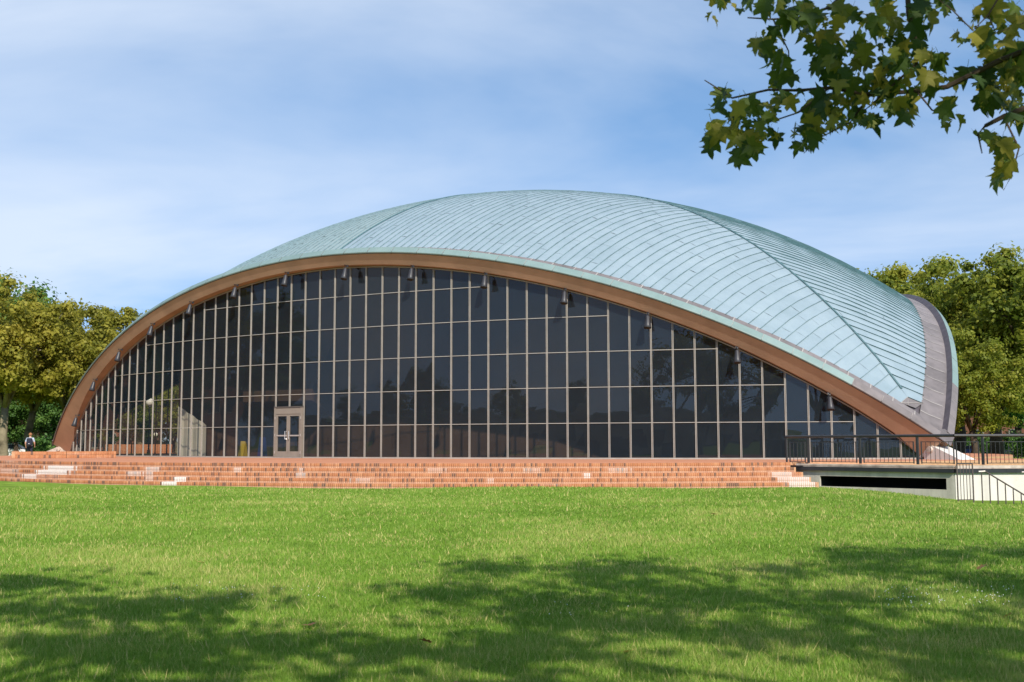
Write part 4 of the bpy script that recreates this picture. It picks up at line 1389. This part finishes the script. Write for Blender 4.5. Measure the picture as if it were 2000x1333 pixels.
# shrubs
def shrub(p, r_, h_, seed, lb, mat='leafG', group=None):
    g = np.random.default_rng(seed)
    cl = [(np.array([g.normal(0, r_ * 0.45), g.normal(0, r_ * 0.45), g.uniform(0.25, 1) * h_ * 0.75]), 1.0) for _ in range(14)]
    V_, F_, T_ = leaf_cloud(g, cl, 130, 0.12, r_ * 0.28, r_ * 0.5)
    V_[:, 2] = np.maximum(V_[:, 2], 0.02)
    t_ = empty('shrub', (p[0], p[1], ground_at(p))); tag(t_, lb, 'shrub', group)
    link('foliage', np_mesh('foliage', V_, F_, M[mat], T_), t_)
    st_ = MB()
    for q in range(5):
        a = q * 1.26; st_.tube([(0.1 * math.cos(a), 0.1 * math.sin(a), -0.1), (r_ * 0.4 * math.cos(a), r_ * 0.4 * math.sin(a), h_ * 0.7)], [0.03, 0.01], 5)
    st_.build('stems', M['bark_dark'], t_)
for i, (px, D, r_, h_, lb) in enumerate(((88, 72, 1.1, 1.9, 'light green shrub between the person and the roof corner'), (20, 120, 2.6, 3.6, 'dark shrub behind the parked white car'), (-30, 120, 2.4, 3.4, 'dark shrub at the left edge behind the trunk'),
                                    (60, 118, 2.6, 3.4, 'dark shrub far behind the walking person'), (120, 100, 2.4, 3.0, 'dark shrub behind the left abutment'),
                                    (1985, 84, 2.0, 2.4, 'dark green shrub beside the parked black car'), (2030, 80, 2.0, 2.6, 'dark green shrub at the far right edge'), (1925, 96, 1.8, 2.2, 'shrub between the two dark trunks at right'),
                                    (1875, 104, 2.0, 2.4, 'shrub behind the blue bin at right'), (230, 108, 2.2, 2.6, 'shrub seen through the lobby, nearer the corner'), (300, 108, 2.4, 2.8, 'shrub seen through the middle of the lobby'))):
    shrub(at(px, D), r_, h_, 40 + i, lb)

# ------------------------------------------------------------------ far buildings
def block(name, p0, p1, depth, z0, h, wallm, label, rows, cols, winh, winw, cat='building'):
    """long block with window openings built as frames and panes; front face from p0 to p1"""
    p0 = np.array([*p0[:2], 0.0]); p1 = np.array([*p1[:2], 0.0])
    t_ = (p1 - p0) / np.linalg.norm(p1 - p0); nn = np.array([t_[1], -t_[0], 0]); L_ = np.linalg.norm(p1 - p0)
    root = empty(name, (p0[0], p0[1], z0)); tag(root, label, cat)
    mb = MB(); c0 = -nn * depth / 2
    mb.bar(c0 + Z3 * h / 2, c0 + t_ * L_ + Z3 * h / 2, nn * depth / 2, Z3 * h / 2); mb.build('wall', wallm, root)
    mb = MB(); mb.bar(c0 - t_ * 0.3 + Z3 * (h + 0.2), c0 + t_ * (L_ + 0.3) + Z3 * (h + 0.2), nn * (depth / 2 + 0.3), Z3 * 0.2); mb.build('roof', M['concrete'], root)
    fm = MB(); fm.bar((0, 0, 0), (winw, 0, 0), (0, 0.06, 0), (0, 0, 0.06)); fm.bar((0, 0, winh), (winw, 0, winh), (0, 0.06, 0), (0, 0, 0.06))
    fm.bar((0, 0, 0.06), (0, 0, winh - 0.06), (0.06, 0, 0), (0, 0.06, 0)); fm.bar((winw, 0, 0.06), (winw, 0, winh - 0.06), (0.06, 0, 0), (0, 0.06, 0))
    fmesh = fm.mesh('window', M['alum'])
    pm_ = MB(); pm_.quad((0.06, -0.02, 0.06), (winw - 0.06, -0.02, 0.06), (winw - 0.06, -0.02, winh - 0.06), (0.06, -0.02, winh - 0.06)); pmesh = pm_.mesh('pane', M['winglass'])
    for r_ in range(rows):
        for c in range(cols):
            w_ = link('window', fmesh, root, tuple(t_ * (L_ * (c + 0.5) / cols - winw / 2) + nn * 0.06 + Z3 * (1.0 + r_ * (h - 0.6) / rows)))
            w_.rotation_euler = (0, 0, math.atan2(t_[1], t_[0]))
            link('pane', pmesh, w_)
    return root


block('long_building', (75, -138), (-120, -138), 12, -0.9, 6.3, M['tanwall'], 'long low brown building mirrored in the lower glass panes', 1, 26, 2.6, 3.6)
block('reflection_block', (-88, -80), (-88, 40), 12, -0.8, 9.5, M['redbrick'], 'unseen red brick block added at left to darken and warm the glass reflections', 2, 22, 2.0, 1.6)  # added out of view to shut off the bright horizon in the left panes
block('brick_building', at(1795, 135), at(2120, 118), 12, -0.8, 17, M['redbrick'], 'red brick building glimpsed between the right-hand trees', 4, 9, 1.9, 1.3)
block('brick_hall', at(-160, 150), at(260, 150), 12, -0.8, 5.0, M['redbrick'], 'low red brick building far behind the left-hand trees', 1, 14, 1.9, 1.5)
brick_wall('garden_wall', [at(205, 77), at(335, 79)], 1.35, 0.3, 'red brick garden wall seen through the lobby glass', 'wall', z=-0.72)

# ------------------------------------------------------------------ lamp posts with globes
GL = MB()
vs = []; fs = []
nu, nv = 14, 9
for j in range(nv + 1):
    th = PI * j / nv
    for i in range(nu): vs.append((0.26 * math.sin(th) * math.cos(2 * PI * i / nu), 0.26 * math.sin(th) * math.sin(2 * PI * i / nu), 0.26 * math.cos(th)))
for j in range(nv):
    for i in range(nu): fs.append((j * nu + i, (j + 1) * nu + i, (j + 1) * nu + (i + 1) % nu, j * nu + (i + 1) % nu))
GL.add(vs, fs); GLM = GL.mesh('globe', M['globe']); GLM.polygons.foreach_set('use_smooth', [True] * len(GLM.polygons))
PO = MB(); PO.tube([(0, 0, -0.2), (0, 0, 0.25), (0, 0, 0.3), (0, 0, 3.0)], [0.11, 0.10, 0.055, 0.045], 10); POM = PO.mesh('post', M['black'])
CO = MB(); CO.tube([(0, 0, 3.0), (0, 0, 3.05), (0, 0, 3.12)], [0.07, 0.12, 0.10], 10); COM = CO.mesh('collar', M['black'])
def lamp(p, lb, s_=1.0):
    t_ = empty('lamp_post', (p[0], p[1], ground_at(p) if np.hypot(p[0], p[1]) > STEP_R else 0.0)); t_.scale = (s_,) * 3
    tag(t_, lb, 'lamp post', 'globe lamp posts')
    link('post', POM, t_); link('collar', COM, t_); link('globe', GLM, t_, (0, 0, 3.34))
lamp(at(290, 72), 'globe lamp post seen through the lobby, the higher of two')
lamp(at(303, 84), 'globe lamp post seen through the lobby, the lower and farther one', 0.62)
for i, (x, y) in enumerate(((-24, -49), (-2, -66), (14, -78), (33, -88), (52, -84))):
    lamp((x, y), f'{ordn[i]} of the globe lamp posts mirrored in the glass')

# ------------------------------------------------------------------ vehicles
def car(p, rz, paint, lb, group=None):
    t_ = empty('parked_car', (p[0], p[1], ground_at(p))); t_.rotation_euler = (0, 0, rz); tag(t_, lb, 'car', group)
    # body: lofted side profile
    def loft(profile, w0, w1, mat, name):
        mb = MB(); n = len(profile)
        A = [(x, -w0 + (w0 - w1) * max(0, (z - 0.75) / 0.65), z) for x, z in profile]; B = [(x, -y, z) for x, y, z in A]
        mb.add(A + B, [tuple(range(n))[::-1], tuple(range(n, 2 * n))] + [(i, (i + 1) % n, n + (i + 1) % n, n + i) for i in range(n)])
        o = mb.build(name, mat, t_)
        bv = o.modifiers.new('b', 'BEVEL'); bv.width = 0.05; bv.segments = 2; bv.limit_method = 'ANGLE'
        return o
    loft([(-2.15, 0.28), (2.15, 0.28), (2.2, 0.62), (2.05, 0.78), (1.0, 0.92), (-1.9, 0.95), (-2.2, 0.85), (-2.22, 0.5)], 0.86, 0.80, M[paint], 'body')
    loft([(-1.75, 0.93), (1.0, 0.91), (0.35, 1.38), (0.0, 1.45), (-1.0, 1.45), (-1.35, 1.38)], 0.84, 0.62, M[paint], 'cabin')
    for sg in (-1, 1):
        mb = MB()
        for (x0, x1, x2, x3) in ((-1.45, -0.35, -0.35, -1.12), (-0.28, 0.78, 0.28, -0.28)):
            yb = lambda z: sg * (0.862 - 0.22 * max(0, (z - 0.75) / 0.65))
            mb.quad((x0, yb(0.98), 0.98), (x1, yb(0.98), 0.98), (x2, yb(1.36), 1.36), (x3, yb(1.36), 1.36))
        mb.build('side_window', M['winglass'], t_)
        mb = MB(); mb.box((1.95, sg * 0.62 - 0.16, 0.62), (2.19, sg * 0.62 + 0.16, 0.75)); mb.build('headlight', M['lamplens'], t_)
        mb = MB(); mb.box((-2.24, sg * 0.66 - 0.14, 0.66), (-2.1, sg * 0.66 + 0.14, 0.82)); mb.build('tail_light', M['tail'], t_)
        for x in (-1.32, 1.35):
            w_ = MB(); w_.tube([(x, sg * 0.68, 0.32), (x, sg * 0.88, 0.32)], [0.32, 0.32], 16); wo_ = w_.build('wheel', M['tyre'], t_)
            w_ = MB(); w_.tube([(x, sg * 0.86, 0.32), (x, sg * 0.892, 0.32)], [0.19, 0.17], 12); w_.build('rim', M['railcap'], wo_)
    mb = MB(); mb.quad((0.99, -0.66, 0.96), (0.99, 0.66, 0.96), (0.40, 0.56, 1.37), (0.40, -0.56, 1.37)); mb.build('windscreen', M['winglass'], t_)
    return t_


road = MB()
ra, rb = at(-250, 108), at(230, 112)
dirr = (rb - ra) / np.linalg.norm(rb - ra); nr = np.array([-dirr[1], dirr[0], 0])
zr = -0.70
road.quad(*[q + Z3 * zr for q in (ra - nr * 4, rb - nr * 4, rb + nr * 4, ra + nr * 4)])
tag(road.build('road', M['asphalt']), 'grey road beyond the left-hand trees', 'road', kind='structure')
car(at(26, 104), math.atan2(dirr[1], dirr[0]), 'carwhite', 'white car parked behind the leftmost tree trunk')
car(at(1966, 105), rad(35), 'carblack', 'black car parked beneath the right-hand trees')
# blue bin
bp_ = at(1893, 78)
bin_ = empty('street_bin', (bp_[0], bp_[1], ground_at(bp_))); tag(bin_, 'dark blue street bin between the trunks beyond the railing', 'bin')
mb = MB(); mb.tube([(0, 0, 0), (0, 0, 0.1), (0, 0, 0.85), (0, 0, 0.92)], [0.24, 0.27, 0.30, 0.31], 14); mb.build('body', M['blue'], bin_)
mb = MB(); mb.tube([(0, 0, 0.92), (0, 0, 1.05), (0, 0, 1.14)], [0.33, 0.28, 0.10], 14); mb.build('lid', M['navy'], bin_)

# ------------------------------------------------------------------ person with a backpack, seen from behind, walking away
pp = at(58, 67.5)
pz = ground_at(pp)
person = empty('person', (pp[0], pp[1], pz)); person.rotation_euler = (0, 0, math.atan2(FH[1], FH[0]) - PI / 2 + rad(14))
tag(person, 'person in a pale shirt walking away with a dark backpack', 'person')
J = {'pelvis': (0, 0, 0.95, .135), 'waist': (0, 0.0, 1.10, .125), 'chest': (0, 0.01, 1.32, .15), 'neckb': (0, 0.02, 1.47, .07), 'neck': (0, 0.035, 1.53, .055), 'head': (0, 0.05, 1.62, .085), 'crown': (0, 0.04, 1.73, .075),
     'hl': (-.09, 0, .9, .095), 'kl': (-.10, .17, .52, .062), 'al': (-.10, .05, .12, .045), 'tl': (-.11, .20, .06, .04),
     'hr': (.09, 0, .9, .095), 'kr': (.10, -.04, .50, .062), 'ar': (.10, -.26, .14, .045), 'tr': (.11, -.16, .05, .04),
     'sl': (-.185, .01, 1.42, .065), 'el': (-.25, -.06, 1.15, .045), 'wl': (-.235, .06, .93, .032), 'fl': (-.23, .10, .84, .03),
     'sr': (.185, .01, 1.42, .065), 'er': (.25, .02, 1.14, .045), 'wr': (.24, .16, .96, .032), 'fr': (.235, .20, .88, .03)}
ED = [('pelvis', 'waist'), ('waist', 'chest'), ('chest', 'neckb'), ('neckb', 'neck'), ('neck', 'head'), ('head', 'crown'), ('pelvis', 'hl'), ('hl', 'kl'), ('kl', 'al'), ('al', 'tl'), ('pelvis', 'hr'), ('hr', 'kr'), ('kr', 'ar'), ('ar', 'tr'),
      ('chest', 'sl'), ('sl', 'el'), ('el', 'wl'), ('wl', 'fl'), ('chest', 'sr'), ('sr', 'er'), ('er', 'wr'), ('wr', 'fr')]
names = list(J)
me = bpy.data.meshes.new('skeleton')
me.from_pydata([J[q][:3] for q in names], [(names.index(a), names.index(b)) for a, b in ED], [])
tmp = bpy.data.objects.new('skeleton_tmp', me); COL.objects.link(tmp)
sk = tmp.modifiers.new('skin', 'SKIN')
for i, q in enumerate(names):
    me.skin_vertices[0].data[i].radius = (J[q][3], J[q][3])
me.skin_vertices[0].data[0].use_root = True
ss = tmp.modifiers.new('sub', 'SUBSURF'); ss.levels = 2; ss.render_levels = 2
dg = bpy.context.evaluated_depsgraph_get()
bme = bpy.data.meshes.new_from_object(tmp.evaluated_get(dg))
bpy.data.objects.remove(tmp)
bme.name = 'body'
bme.materials.clear()
for q in ('skin', 'shirt', 'navy'): bme.materials.append(M[q])
for p_ in bme.polygons:
    c = p_.center; p_.use_smooth = True
    if c.z < 0.98 and abs(c.x) < 0.21: p_.material_index = 2
    elif c.z < 1.49 and (abs(c.x) < 0.20 or c.z > 1.24): p_.material_index = 1
    else: p_.material_index = 0
link('body', bme, person)
mb = MB()
hv = []; hf = []
for j in range(7):
    th = PI * 0.62 * j / 6
    for i in range(12):
        a = 2 * PI * i / 12
        rr = 0.112 + 0.008 * math.sin(3 * a + j)
        yy = -rr * math.cos(a) * math.sin(th)
        hv.append((rr * 0.92 * math.sin(a) * math.sin(th), 0.035 + yy * 1.05, 1.665 + 0.118 * math.cos(th)))
for j in range(6):
    for i in range(12): hf.append((j * 12 + i, j * 12 + (i + 1) % 12, (j + 1) * 12 + (i + 1) % 12, (j + 1) * 12 + i))
mb.add(hv, hf); mb.build('hair', M['hair'], person, smooth=True)
mb = MB(); mb.box((-0.165, -0.33, 1.00), (0.165, -0.12, 1.46))
bpk = mb.build('backpack', M['navy'], person)
bv = bpk.modifiers.new('b', 'BEVEL'); bv.width = 0.07; bv.segments = 3
mb = MB(); mb.box((-0.12, -0.37, 1.04), (0.12, -0.325, 1.24)); mb.build('pocket', M['navy'], bpk)
mb = MB(); mb.box((-0.02, -0.378, 1.10), (0.02, -0.371, 1.14)); mb.build('reflector', M['globe'], bpk)

# ------------------------------------------------------------------ the plane trees over the camera; one lets a branch hang into view
for (k_, xc, D, s_, r_, lb, sz) in (('nearA', 6.2, -1.3, 1.12, 0.4, None, 1.0), ('nearB', -3.7, -2.6, 1.10, 2.0, 'plane tree overhead to the left, throwing shade on the near lawn', 0.98),
                                ('nearB', 13.6, 1.0, 1.08, 4.2, 'plane tree overhead to the right, throwing shade across the lawn', 1.08), ('nearB', -9.0, -4.4, 1.0, 1.2, 'farther plane tree at left behind the viewer, shading the near corner', 0.95)):
    p = cw(xc, D)
    t_ = tree(k_, p, s_, r_, lb or 'plane tree whose leafy branch hangs into the upper right of the view', 'plane trees over the near lawn', 'plane_tree', sz=sz)
    if lb is None: NEAR = t_
NI = (Matrix.Translation(NEAR.location) @ Matrix.Rotation(NEAR.rotation_euler.z, 4, 'Z') @ Matrix.Diagonal((*NEAR.scale, 1))).inverted()


def pix(px, py, D):
    """point seen at pixel (px,py), D metres ahead"""
    d = FW + (px - 1000) / FPX * RX + (666.5 - py) / FPX * UX
    return CAM + d * (D / (d @ FH))


def loc(p): return np.array(NI @ Vector(p))


# branches (pixel, pixel, distance) as polylines with radii in metres
BR = [([(2150, 130, 6.4), (2020, 205, 6.5), (1960, 228, 6.5), (1925, 246, 6.5)], .020, .012),
      ([(2100, 60, 6.3), (1950, 120, 6.5), (1850, 170, 6.6), (1790, 178, 6.7), (1700, 186, 6.8), (1620, 172, 6.8), (1560, 177, 6.9), (1500, 176, 6.9), (1430, 192, 7.0), (1400, 172, 7.0), (1376, 157, 7.0)], .018, .003),
      ([(1770, -60, 6.5), (1775, 30, 6.5), (1788, 80, 6.55), (1790, 125, 6.6)], .016, .010),
      ([(1700, -60, 6.6), (1620, 15, 6.7), (1560, 35, 6.75), (1510, 38, 6.8), (1460, 35, 6.85)], .011, .004),
      ([(1510, 38, 6.8), (1540, 100, 6.8), (1545, 170, 6.85)], .005, .003),
      ([(1925, 246, 6.5), (1910, 262, 6.5), (1918, 300, 6.5)], .008, .003),
      ([(1960, 228, 6.5), (1990, 290, 6.4), (1975, 345, 6.4), (1960, 372, 6.4)], .006, .002),
      ([(1960, -20, 6.3), (1930, 30, 6.3), (1900, 60, 6.3), (1860, 20, 6.3), (1820, -10, 6.3)], .005, .003),
      ([(1930, 30, 6.3), (1945, 65, 6.3), (2000, 45, 6.3)], .004, .002),
      ([(1620, 172, 6.8), (1560, 220, 6.8), (1500, 240, 6.85), (1440, 262, 6.9), (1375, 252, 6.9)], .006, .002),
      ([(1700, 186, 6.8), (1660, 240, 6.75), (1600, 270, 6.75), (1570, 300, 6.75)], .006, .002),
      ([(1790, 125, 6.6), (1740, 170, 6.6), (1690, 215, 6.6)], .008, .003), ([(1790, 178, 6.7), (1820, 215, 6.6), (1860, 235, 6.6)], .006, .003)]
mb = MB()
for (pl_, r0_, r1_) in BR:
    P = [loc(pix(*q)) for q in pl_]
    rr = np.linspace(r0_, r1_, len(P))
    mb.tube(P, list(rr), 6)
# the limb that carries them runs back to the trunk
tk = loc(np.array([NEAR.location.x, NEAR.location.y, NEAR.location.z + 3.6]))
lim = loc(cw(6.4, 4.3, 4.2))
for q in (BR[0][0][0], BR[1][0][0], BR[2][0][0], BR[3][0][0], BR[7][0][0]):
    e = loc(pix(*q)); mb.tube([lim, (lim + e) / 2 + np.array([0, 0, 0.12]), e], [0.04, 0.03, 0.018], 7)
mb.tube([tk, (tk + lim) / 2 + np.array([0, 0, 0.2]), lim], [0.14, 0.09, 0.045], 8)
mb.build('branch', M['bark_dark'], NEAR)

# plane leaf: five toothed lobes, creased along the midrib
def leaf_mesh(seed):
    g = np.random.default_rng(seed)
    half = [(0.0, -0.02), (0.13, -0.07), (0.30, -0.05), (0.36, 0.06), (0.52, 0.10), (0.40, 0.22), (0.30, 0.28), (0.44, 0.42), (0.47, 0.60), (0.30, 0.55), (0.17, 0.52), (0.15, 0.72), (0.07, 0.86), (0.0, 1.0)]
    half = [(x * g.uniform(0.85, 1.12), y + g.normal(0, 0.015)) for x, y in half]
    droop = g.uniform(0.15, 0.75); fold = g.uniform(0.10, 0.75); cup = g.uniform(-0.5, 0.5)
    def z(x, y): return fold * abs(x) - droop * (y - 0.3) ** 2 * 0.9 + cup * x * x
    V_ = []; F_ = []
    mids = [(0, y) for _, y in half]
    for sg in (-1, 1):
        b = len(V_)
        for x, y in half: V_.append((sg * x, y, z(x, y) + g.normal(0, 0.012)))
        m0 = len(V_)
        for q in (0.0, 0.22, 0.5, 0.75): V_.append((0, q, z(0, q)))
        n = len(half)
        seq = [(m0, [0, 1, 2, 3, 4, 5]), (m0 + 1, [5, 6, 7]), (m0 + 2, [7, 8, 9, 10]), (m0 + 3, [10, 11, 12, 13])]
        prev = None
        for (c, lst) in seq:
            if prev is not None:
                F_.append((prev, b + lst[0], c))
            for u_, w_ in zip(lst[:-1], lst[1:]): F_.append((c, b + u_, b + w_))
            prev = c
        F_ = F_
    F_ = [f if i % 1 == 0 else f for i, f in enumerate(F_)]
    st_ = len(V_)
    V_ += [(-0.012, 0.0, 0.0), (0.012, 0.0, 0.0), (0.010, -0.35, 0.10), (-0.010, -0.35, 0.10)]
    F_.append((st_, st_ + 1, st_ + 2, st_ + 3))
    me = bpy.data.meshes.new('leaf'); me.from_pydata(V_, [], F_); me.materials.append(M['leafN'])
    a_ = me.attributes.new('tone', 'FLOAT', 'FACE'); a_.data.foreach_set('value', [0.45] * len(me.polygons))
    me.update()
    return me


LEAVES = [leaf_mesh(100 + i) for i in range(12)]
REG = [(1415, 25, 30, 28, 4), (1470, 12, 35, 18, 5), (1545, 20, 40, 28, 7), (1500, 85, 28, 28, 7), (1600, 20, 50, 25, 9), (1560, 50, 30, 25, 5), (1605, 60, 40, 30, 8), (1640, 105, 45, 30, 12), (1600, 115, 30, 25, 8),
       (1710, 30, 50, 35, 12), (1720, 90, 50, 35, 13), (1780, 40, 50, 45, 13), (1830, 15, 30, 25, 6), (1770, 115, 40, 35, 11), (1690, 145, 50, 30, 11), (1640, 155, 35, 25, 7), (1520, 140, 25, 35, 6),
       (1830, 130, 25, 30, 5), (1800, 165, 40, 25, 8), (1730, 185, 50, 28, 12), (1640, 200, 45, 28, 11), (1600, 235, 45, 30, 12), (1570, 270, 35, 25, 8), (1660, 240, 40, 22, 8), (1540, 190, 30, 18, 5),
       (1470, 225, 45, 22, 10), (1430, 262, 40, 20, 9), (1480, 268, 40, 20, 8), (1450, 300, 25, 16, 4), (1390, 282, 22, 14, 3), (1395, 215, 12, 14, 2), (1410, 185, 12, 10, 2), (1760, 220, 40, 18, 8), (1700, 235, 25, 14, 4),
       (1870, 215, 25, 25, 3), (1850, 235, 25, 16, 3), (1920, 40, 40, 35, 4), (1970, 30, 30, 30, 3), (1910, 75, 30, 20, 3), (1960, 110, 35, 25, 9), (1980, 145, 22, 28, 9), (1930, 160, 25, 18, 5), (1970, 190, 25, 20, 5),
       (1930, 200, 20, 14, 3), (1985, 225, 14, 18, 3), (1935, 275, 16, 12, 2), (1965, 290, 18, 16, 4), (1960, 330, 18, 14, 3), (1950, 350, 6, 4, 1), (1870, 70, 12, 12, 1), (1880, 160, 18, 14, 2)]
lg = np.random.default_rng(21)
for (cx, cy, rx, ry, n_) in REG:
    for q in range(n_):
        a = lg.random() * 2 * PI; r_ = math.sqrt(lg.random())
        px, py = cx + rx * r_ * math.cos(a), cy + ry * r_ * math.sin(a)
        D = lg.uniform(6.2, 7.1)
        sz = lg.uniform(0.07, 0.155) * (1.15 if px > 1900 else 1.0)
        if (cx, cy) == (1950, 350): sz = 0.20; px, py = 1950, 348
        o = link('leaf', LEAVES[lg.integers(12)], NEAR)
        tip = Vector((lg.normal(0, 0.55), lg.normal(0, 0.55), -1.0 + lg.normal(0, 0.35))).normalized()
        face = Vector((-FH[0], -FH[1], 0)) * 0.8 + Vector((lg.normal(0, 0.7), lg.normal(0, 0.7), 0.5 + lg.normal(0, 0.4)))
        x_ = tip.cross(face).normalized(); z_ = x_.cross(tip).normalized()
        R3 = Matrix((x_, tip, z_)).transposed().to_4x4()
        wm = Matrix.Translation(Vector(pix(px, py, D)) - tip * sz * 0.4) @ R3 @ Matrix.Scale(sz, 4)
        o.matrix_local = NI @ wm

# smaller leaves massed behind the ones told apart
mv, mf, mt = [], [], []
base = 0
lv = [(np.array([v.co[:] for v in m_.vertices]), [tuple(p.vertices) for p in m_.polygons]) for m_ in LEAVES]
for (cx, cy, rx, ry, n_) in REG:
    for q in range((int(n_ * 0.9) if n_ > 3 else 0) if cx < 1890 else n_ * 3):
        a = lg.random() * 2 * PI; r_ = math.sqrt(lg.random())
        sz = lg.uniform(0.05, 0.11)
        vv, ff = lv[lg.integers(12)]
        tip = Vector((lg.normal(0, 0.7), lg.normal(0, 0.7), -0.8 + lg.normal(0, 0.45))).normalized()
        face = Vector((lg.normal(0, 1), lg.normal(0, 1), lg.normal(0.3, 0.6)))
        x_ = tip.cross(face).normalized(); z_ = x_.cross(tip).normalized()
        R3 = np.array(Matrix((x_, tip, z_)).transposed())
        o_ = pix(cx + 1.05 * rx * r_ * math.cos(a), cy + 1.05 * ry * r_ * math.sin(a), lg.uniform(6.4, 7.4)) - np.array(tip) * sz * 0.4
        w_ = (vv * sz) @ R3.T + o_
        tt = float(np.clip(lg.normal(0.5, 0.3), -0.2, 1.1))
        for v in w_: mv.append(tuple(loc(v)))
        for f in ff: mf.append(tuple(i + base for i in f)); mt.append(tt)
        base += len(vv)
me = bpy.data.meshes.new('small_leaves'); me.from_pydata(mv, [], mf); me.materials.append(M['leafN'])
a_ = me.attributes.new('tone', 'FLOAT', 'FACE'); a_.data.foreach_set('value', mt); me.update()
link('small_leaves', me, NEAR)['kind'] = 'stuff'

# ------------------------------------------------------------------ grass
gg = np.random.default_rng(31)
NB = 620000
D = 1.0 / gg.uniform(1 / 33.5, 1 / 6.6, NB)
D = np.where(gg.random(NB) < 0.25, gg.uniform(10, 33, NB), D)
PX = gg.uniform(-40, 2040, NB)
xc = (PX - 1000) / FPX * D
B0 = np.zeros((NB, 3)); B0[:, :2] = CAM[:2] + xc[:, None] * RT[:2] + D[:, None] * FH[:2]
rr = np.hypot(B0[:, 0], B0[:, 1]); angp = np.arctan2(B0[:, 1], B0[:, 0])
keep = (rr > STEP_R + NSTEP * TREAD - TREAD + 0.03)
side = (B0[:, :2] - wa[:2]) @ WN[:2]; along = (B0[:, :2] - wa[:2]) @ WT[:2]
side2 = (B0[:, :2] - wb[:2]) @ WN2[:2]
keep &= ~((along > 0.4) & (along < np.linalg.norm(wb - wa)) & (side < 0.02)) & ~((along >= np.linalg.norm(wb - wa)) & (side2 < 1.30))
B0 = B0[keep]; D = D[keep]; NB = len(B0)
B0[:, 2] = ground_z(B0) - 0.004


def lf_noise(P, s, seed):
    g = np.random.default_rng(seed); out = np.zeros(len(P))
    for i in range(9):
        f = s * (1.0 + 0.45 * i); a = g.random() * 2 * PI; ph = g.random() * 6.28
        wv = 1.5 * np.sin(P @ np.array([math.cos(a + 1.2), math.sin(a + 1.2)]) * f * 0.6 + ph * 2)
        out += np.sin(P @ np.array([math.cos(a), math.sin(a)]) * f + ph + wv) / (1 + 0.3 * i)
    return out / 3.2


n_big = lf_noise(B0[:, :2], 0.75, 3); n_sm = lf_noise(B0[:, :2], 5.0, 4)
hgt = np.clip(0.042 + 0.012 * n_big + 0.010 * n_sm + gg.normal(0, 0.012, NB), 0.018, 0.12)
tall = gg.random(NB) < 0.02
hgt = np.where(tall, hgt * gg.uniform(1.5, 2.2, NB), hgt)
wid = np.maximum(0.0022, 0.00040 * D) * gg.uniform(0.7, 1.4, NB)
az = gg.random(NB) * 2 * PI
lean = gg.normal(0, 0.55, NB)
dirx = np.stack([np.cos(az), np.sin(az)], 1)
face = gg.random(NB) * 2 * PI
fx = np.stack([np.cos(face), np.sin(face)], 1)
Vg = np.zeros((NB, 3, 3))
Vg[:, 0, :] = B0; Vg[:, 1, :] = B0; Vg[:, 2, :] = B0
Vg[:, 0, :2] -= fx * wid[:, None]; Vg[:, 1, :2] += fx * wid[:, None]
Vg[:, 2, :2] += dirx * (lean * hgt)[:, None]; Vg[:, 2, 2] += hgt
tone = 0.44 + 0.17 * n_big + 0.09 * n_sm + gg.normal(0, 0.12, NB)
straw = gg.random(NB) < np.clip(0.07 + 0.26 * (lf_noise(B0[:, :2], 1.7, 8) - 0.15), 0.03, 0.6)
worn = lf_noise(B0[:, :2], 0.55, 17)
hgt = np.where(worn > 0.75, hgt * 0.75, hgt)
tone = tone + 0.10 * np.clip(worn, -1, 1)
tone = np.where(straw | (tall & (gg.random(NB) < 0.6)), gg.uniform(0.75, 1.0, NB), np.clip(tone, 0.05, 0.72))
gm = np_mesh('grass', Vg.reshape(-1, 3), np.arange(NB * 3).reshape(NB, 3), M['grass'], tone)
go = link('grass', gm)
tag(go, 'short green grass with straw coloured blades covering the lawn', 'grass', kind='stuff')

# a few fallen leaves
M['dryleaf'] = leaf_mat('dry_leaf', (0.20, 0.09, 0.03), (0.34, 0.18, 0.05), (0.50, 0.36, 0.08), 0.2, 0.9)
DRY = LEAVES[3].copy(); DRY.name = 'fallen_leaf'; DRY.materials.clear(); DRY.materials.append(M['dryleaf'])
for (px, py) in ((842, 1247), (1228, 1262), (1552, 1108), (900, 1328), (395, 1103), (1900, 1120), (610, 1215), (1395, 1025), (1866, 1026), (1955, 1205)):
    Dq = 1.58 * FPX / (py - HZ); p = at(px, Dq); p[2] = ground_at(p) + 0.045
    o = link('fallen_leaf', DRY, None, tuple(p)); o.scale = (gg.uniform(0.09, 0.14),) * 3
    o.rotation_euler = (gg.normal(0, 0.35), gg.normal(0, 0.35), gg.uniform(0, 6.28))
    tag(o, 'small dry brown leaf lying on the ' + ('shaded near grass' if py > 1180 else 'sunlit far grass' if py < 1060 else 'grass along the edge of the tree shade'), 'leaf', 'fallen leaves on the ' + ('near lawn' if py > 1180 else 'far lawn' if py < 1060 else 'middle lawn'))

# white clover heads in the lawn
cl = MB()
for (px0, px1, py0, py1, n_) in ((1700, 2000, 1155, 1190, 90), (310, 640, 1145, 1178, 40), (1060, 1260, 1170, 1200, 10)):
    for q in range(n_):
        px, py = gg.uniform(px0, px1), gg.uniform(py0, py1)
        Dq = 1.58 * FPX / (py - HZ)
        p = at(px, Dq); p[2] = ground_at(p) + gg.uniform(0.045, 0.075)
        r_ = gg.uniform(0.004, 0.007)
        cl.add([p + (r_, 0, 0), p + (0, r_, 0), p - (r_, 0, 0), p - (0, r_, 0), p + (0, 0, r_), p - (0, 0, r_)],
               [(0, 1, 4), (1, 2, 4), (2, 3, 4), (3, 0, 4), (1, 0, 5), (2, 1, 5), (3, 2, 5), (0, 3, 5)])
co_ = cl.build('clover_flowers', M['clover'])
tag(co_, 'tiny white clover heads scattered in the shaded grass', 'clover', kind='stuff')
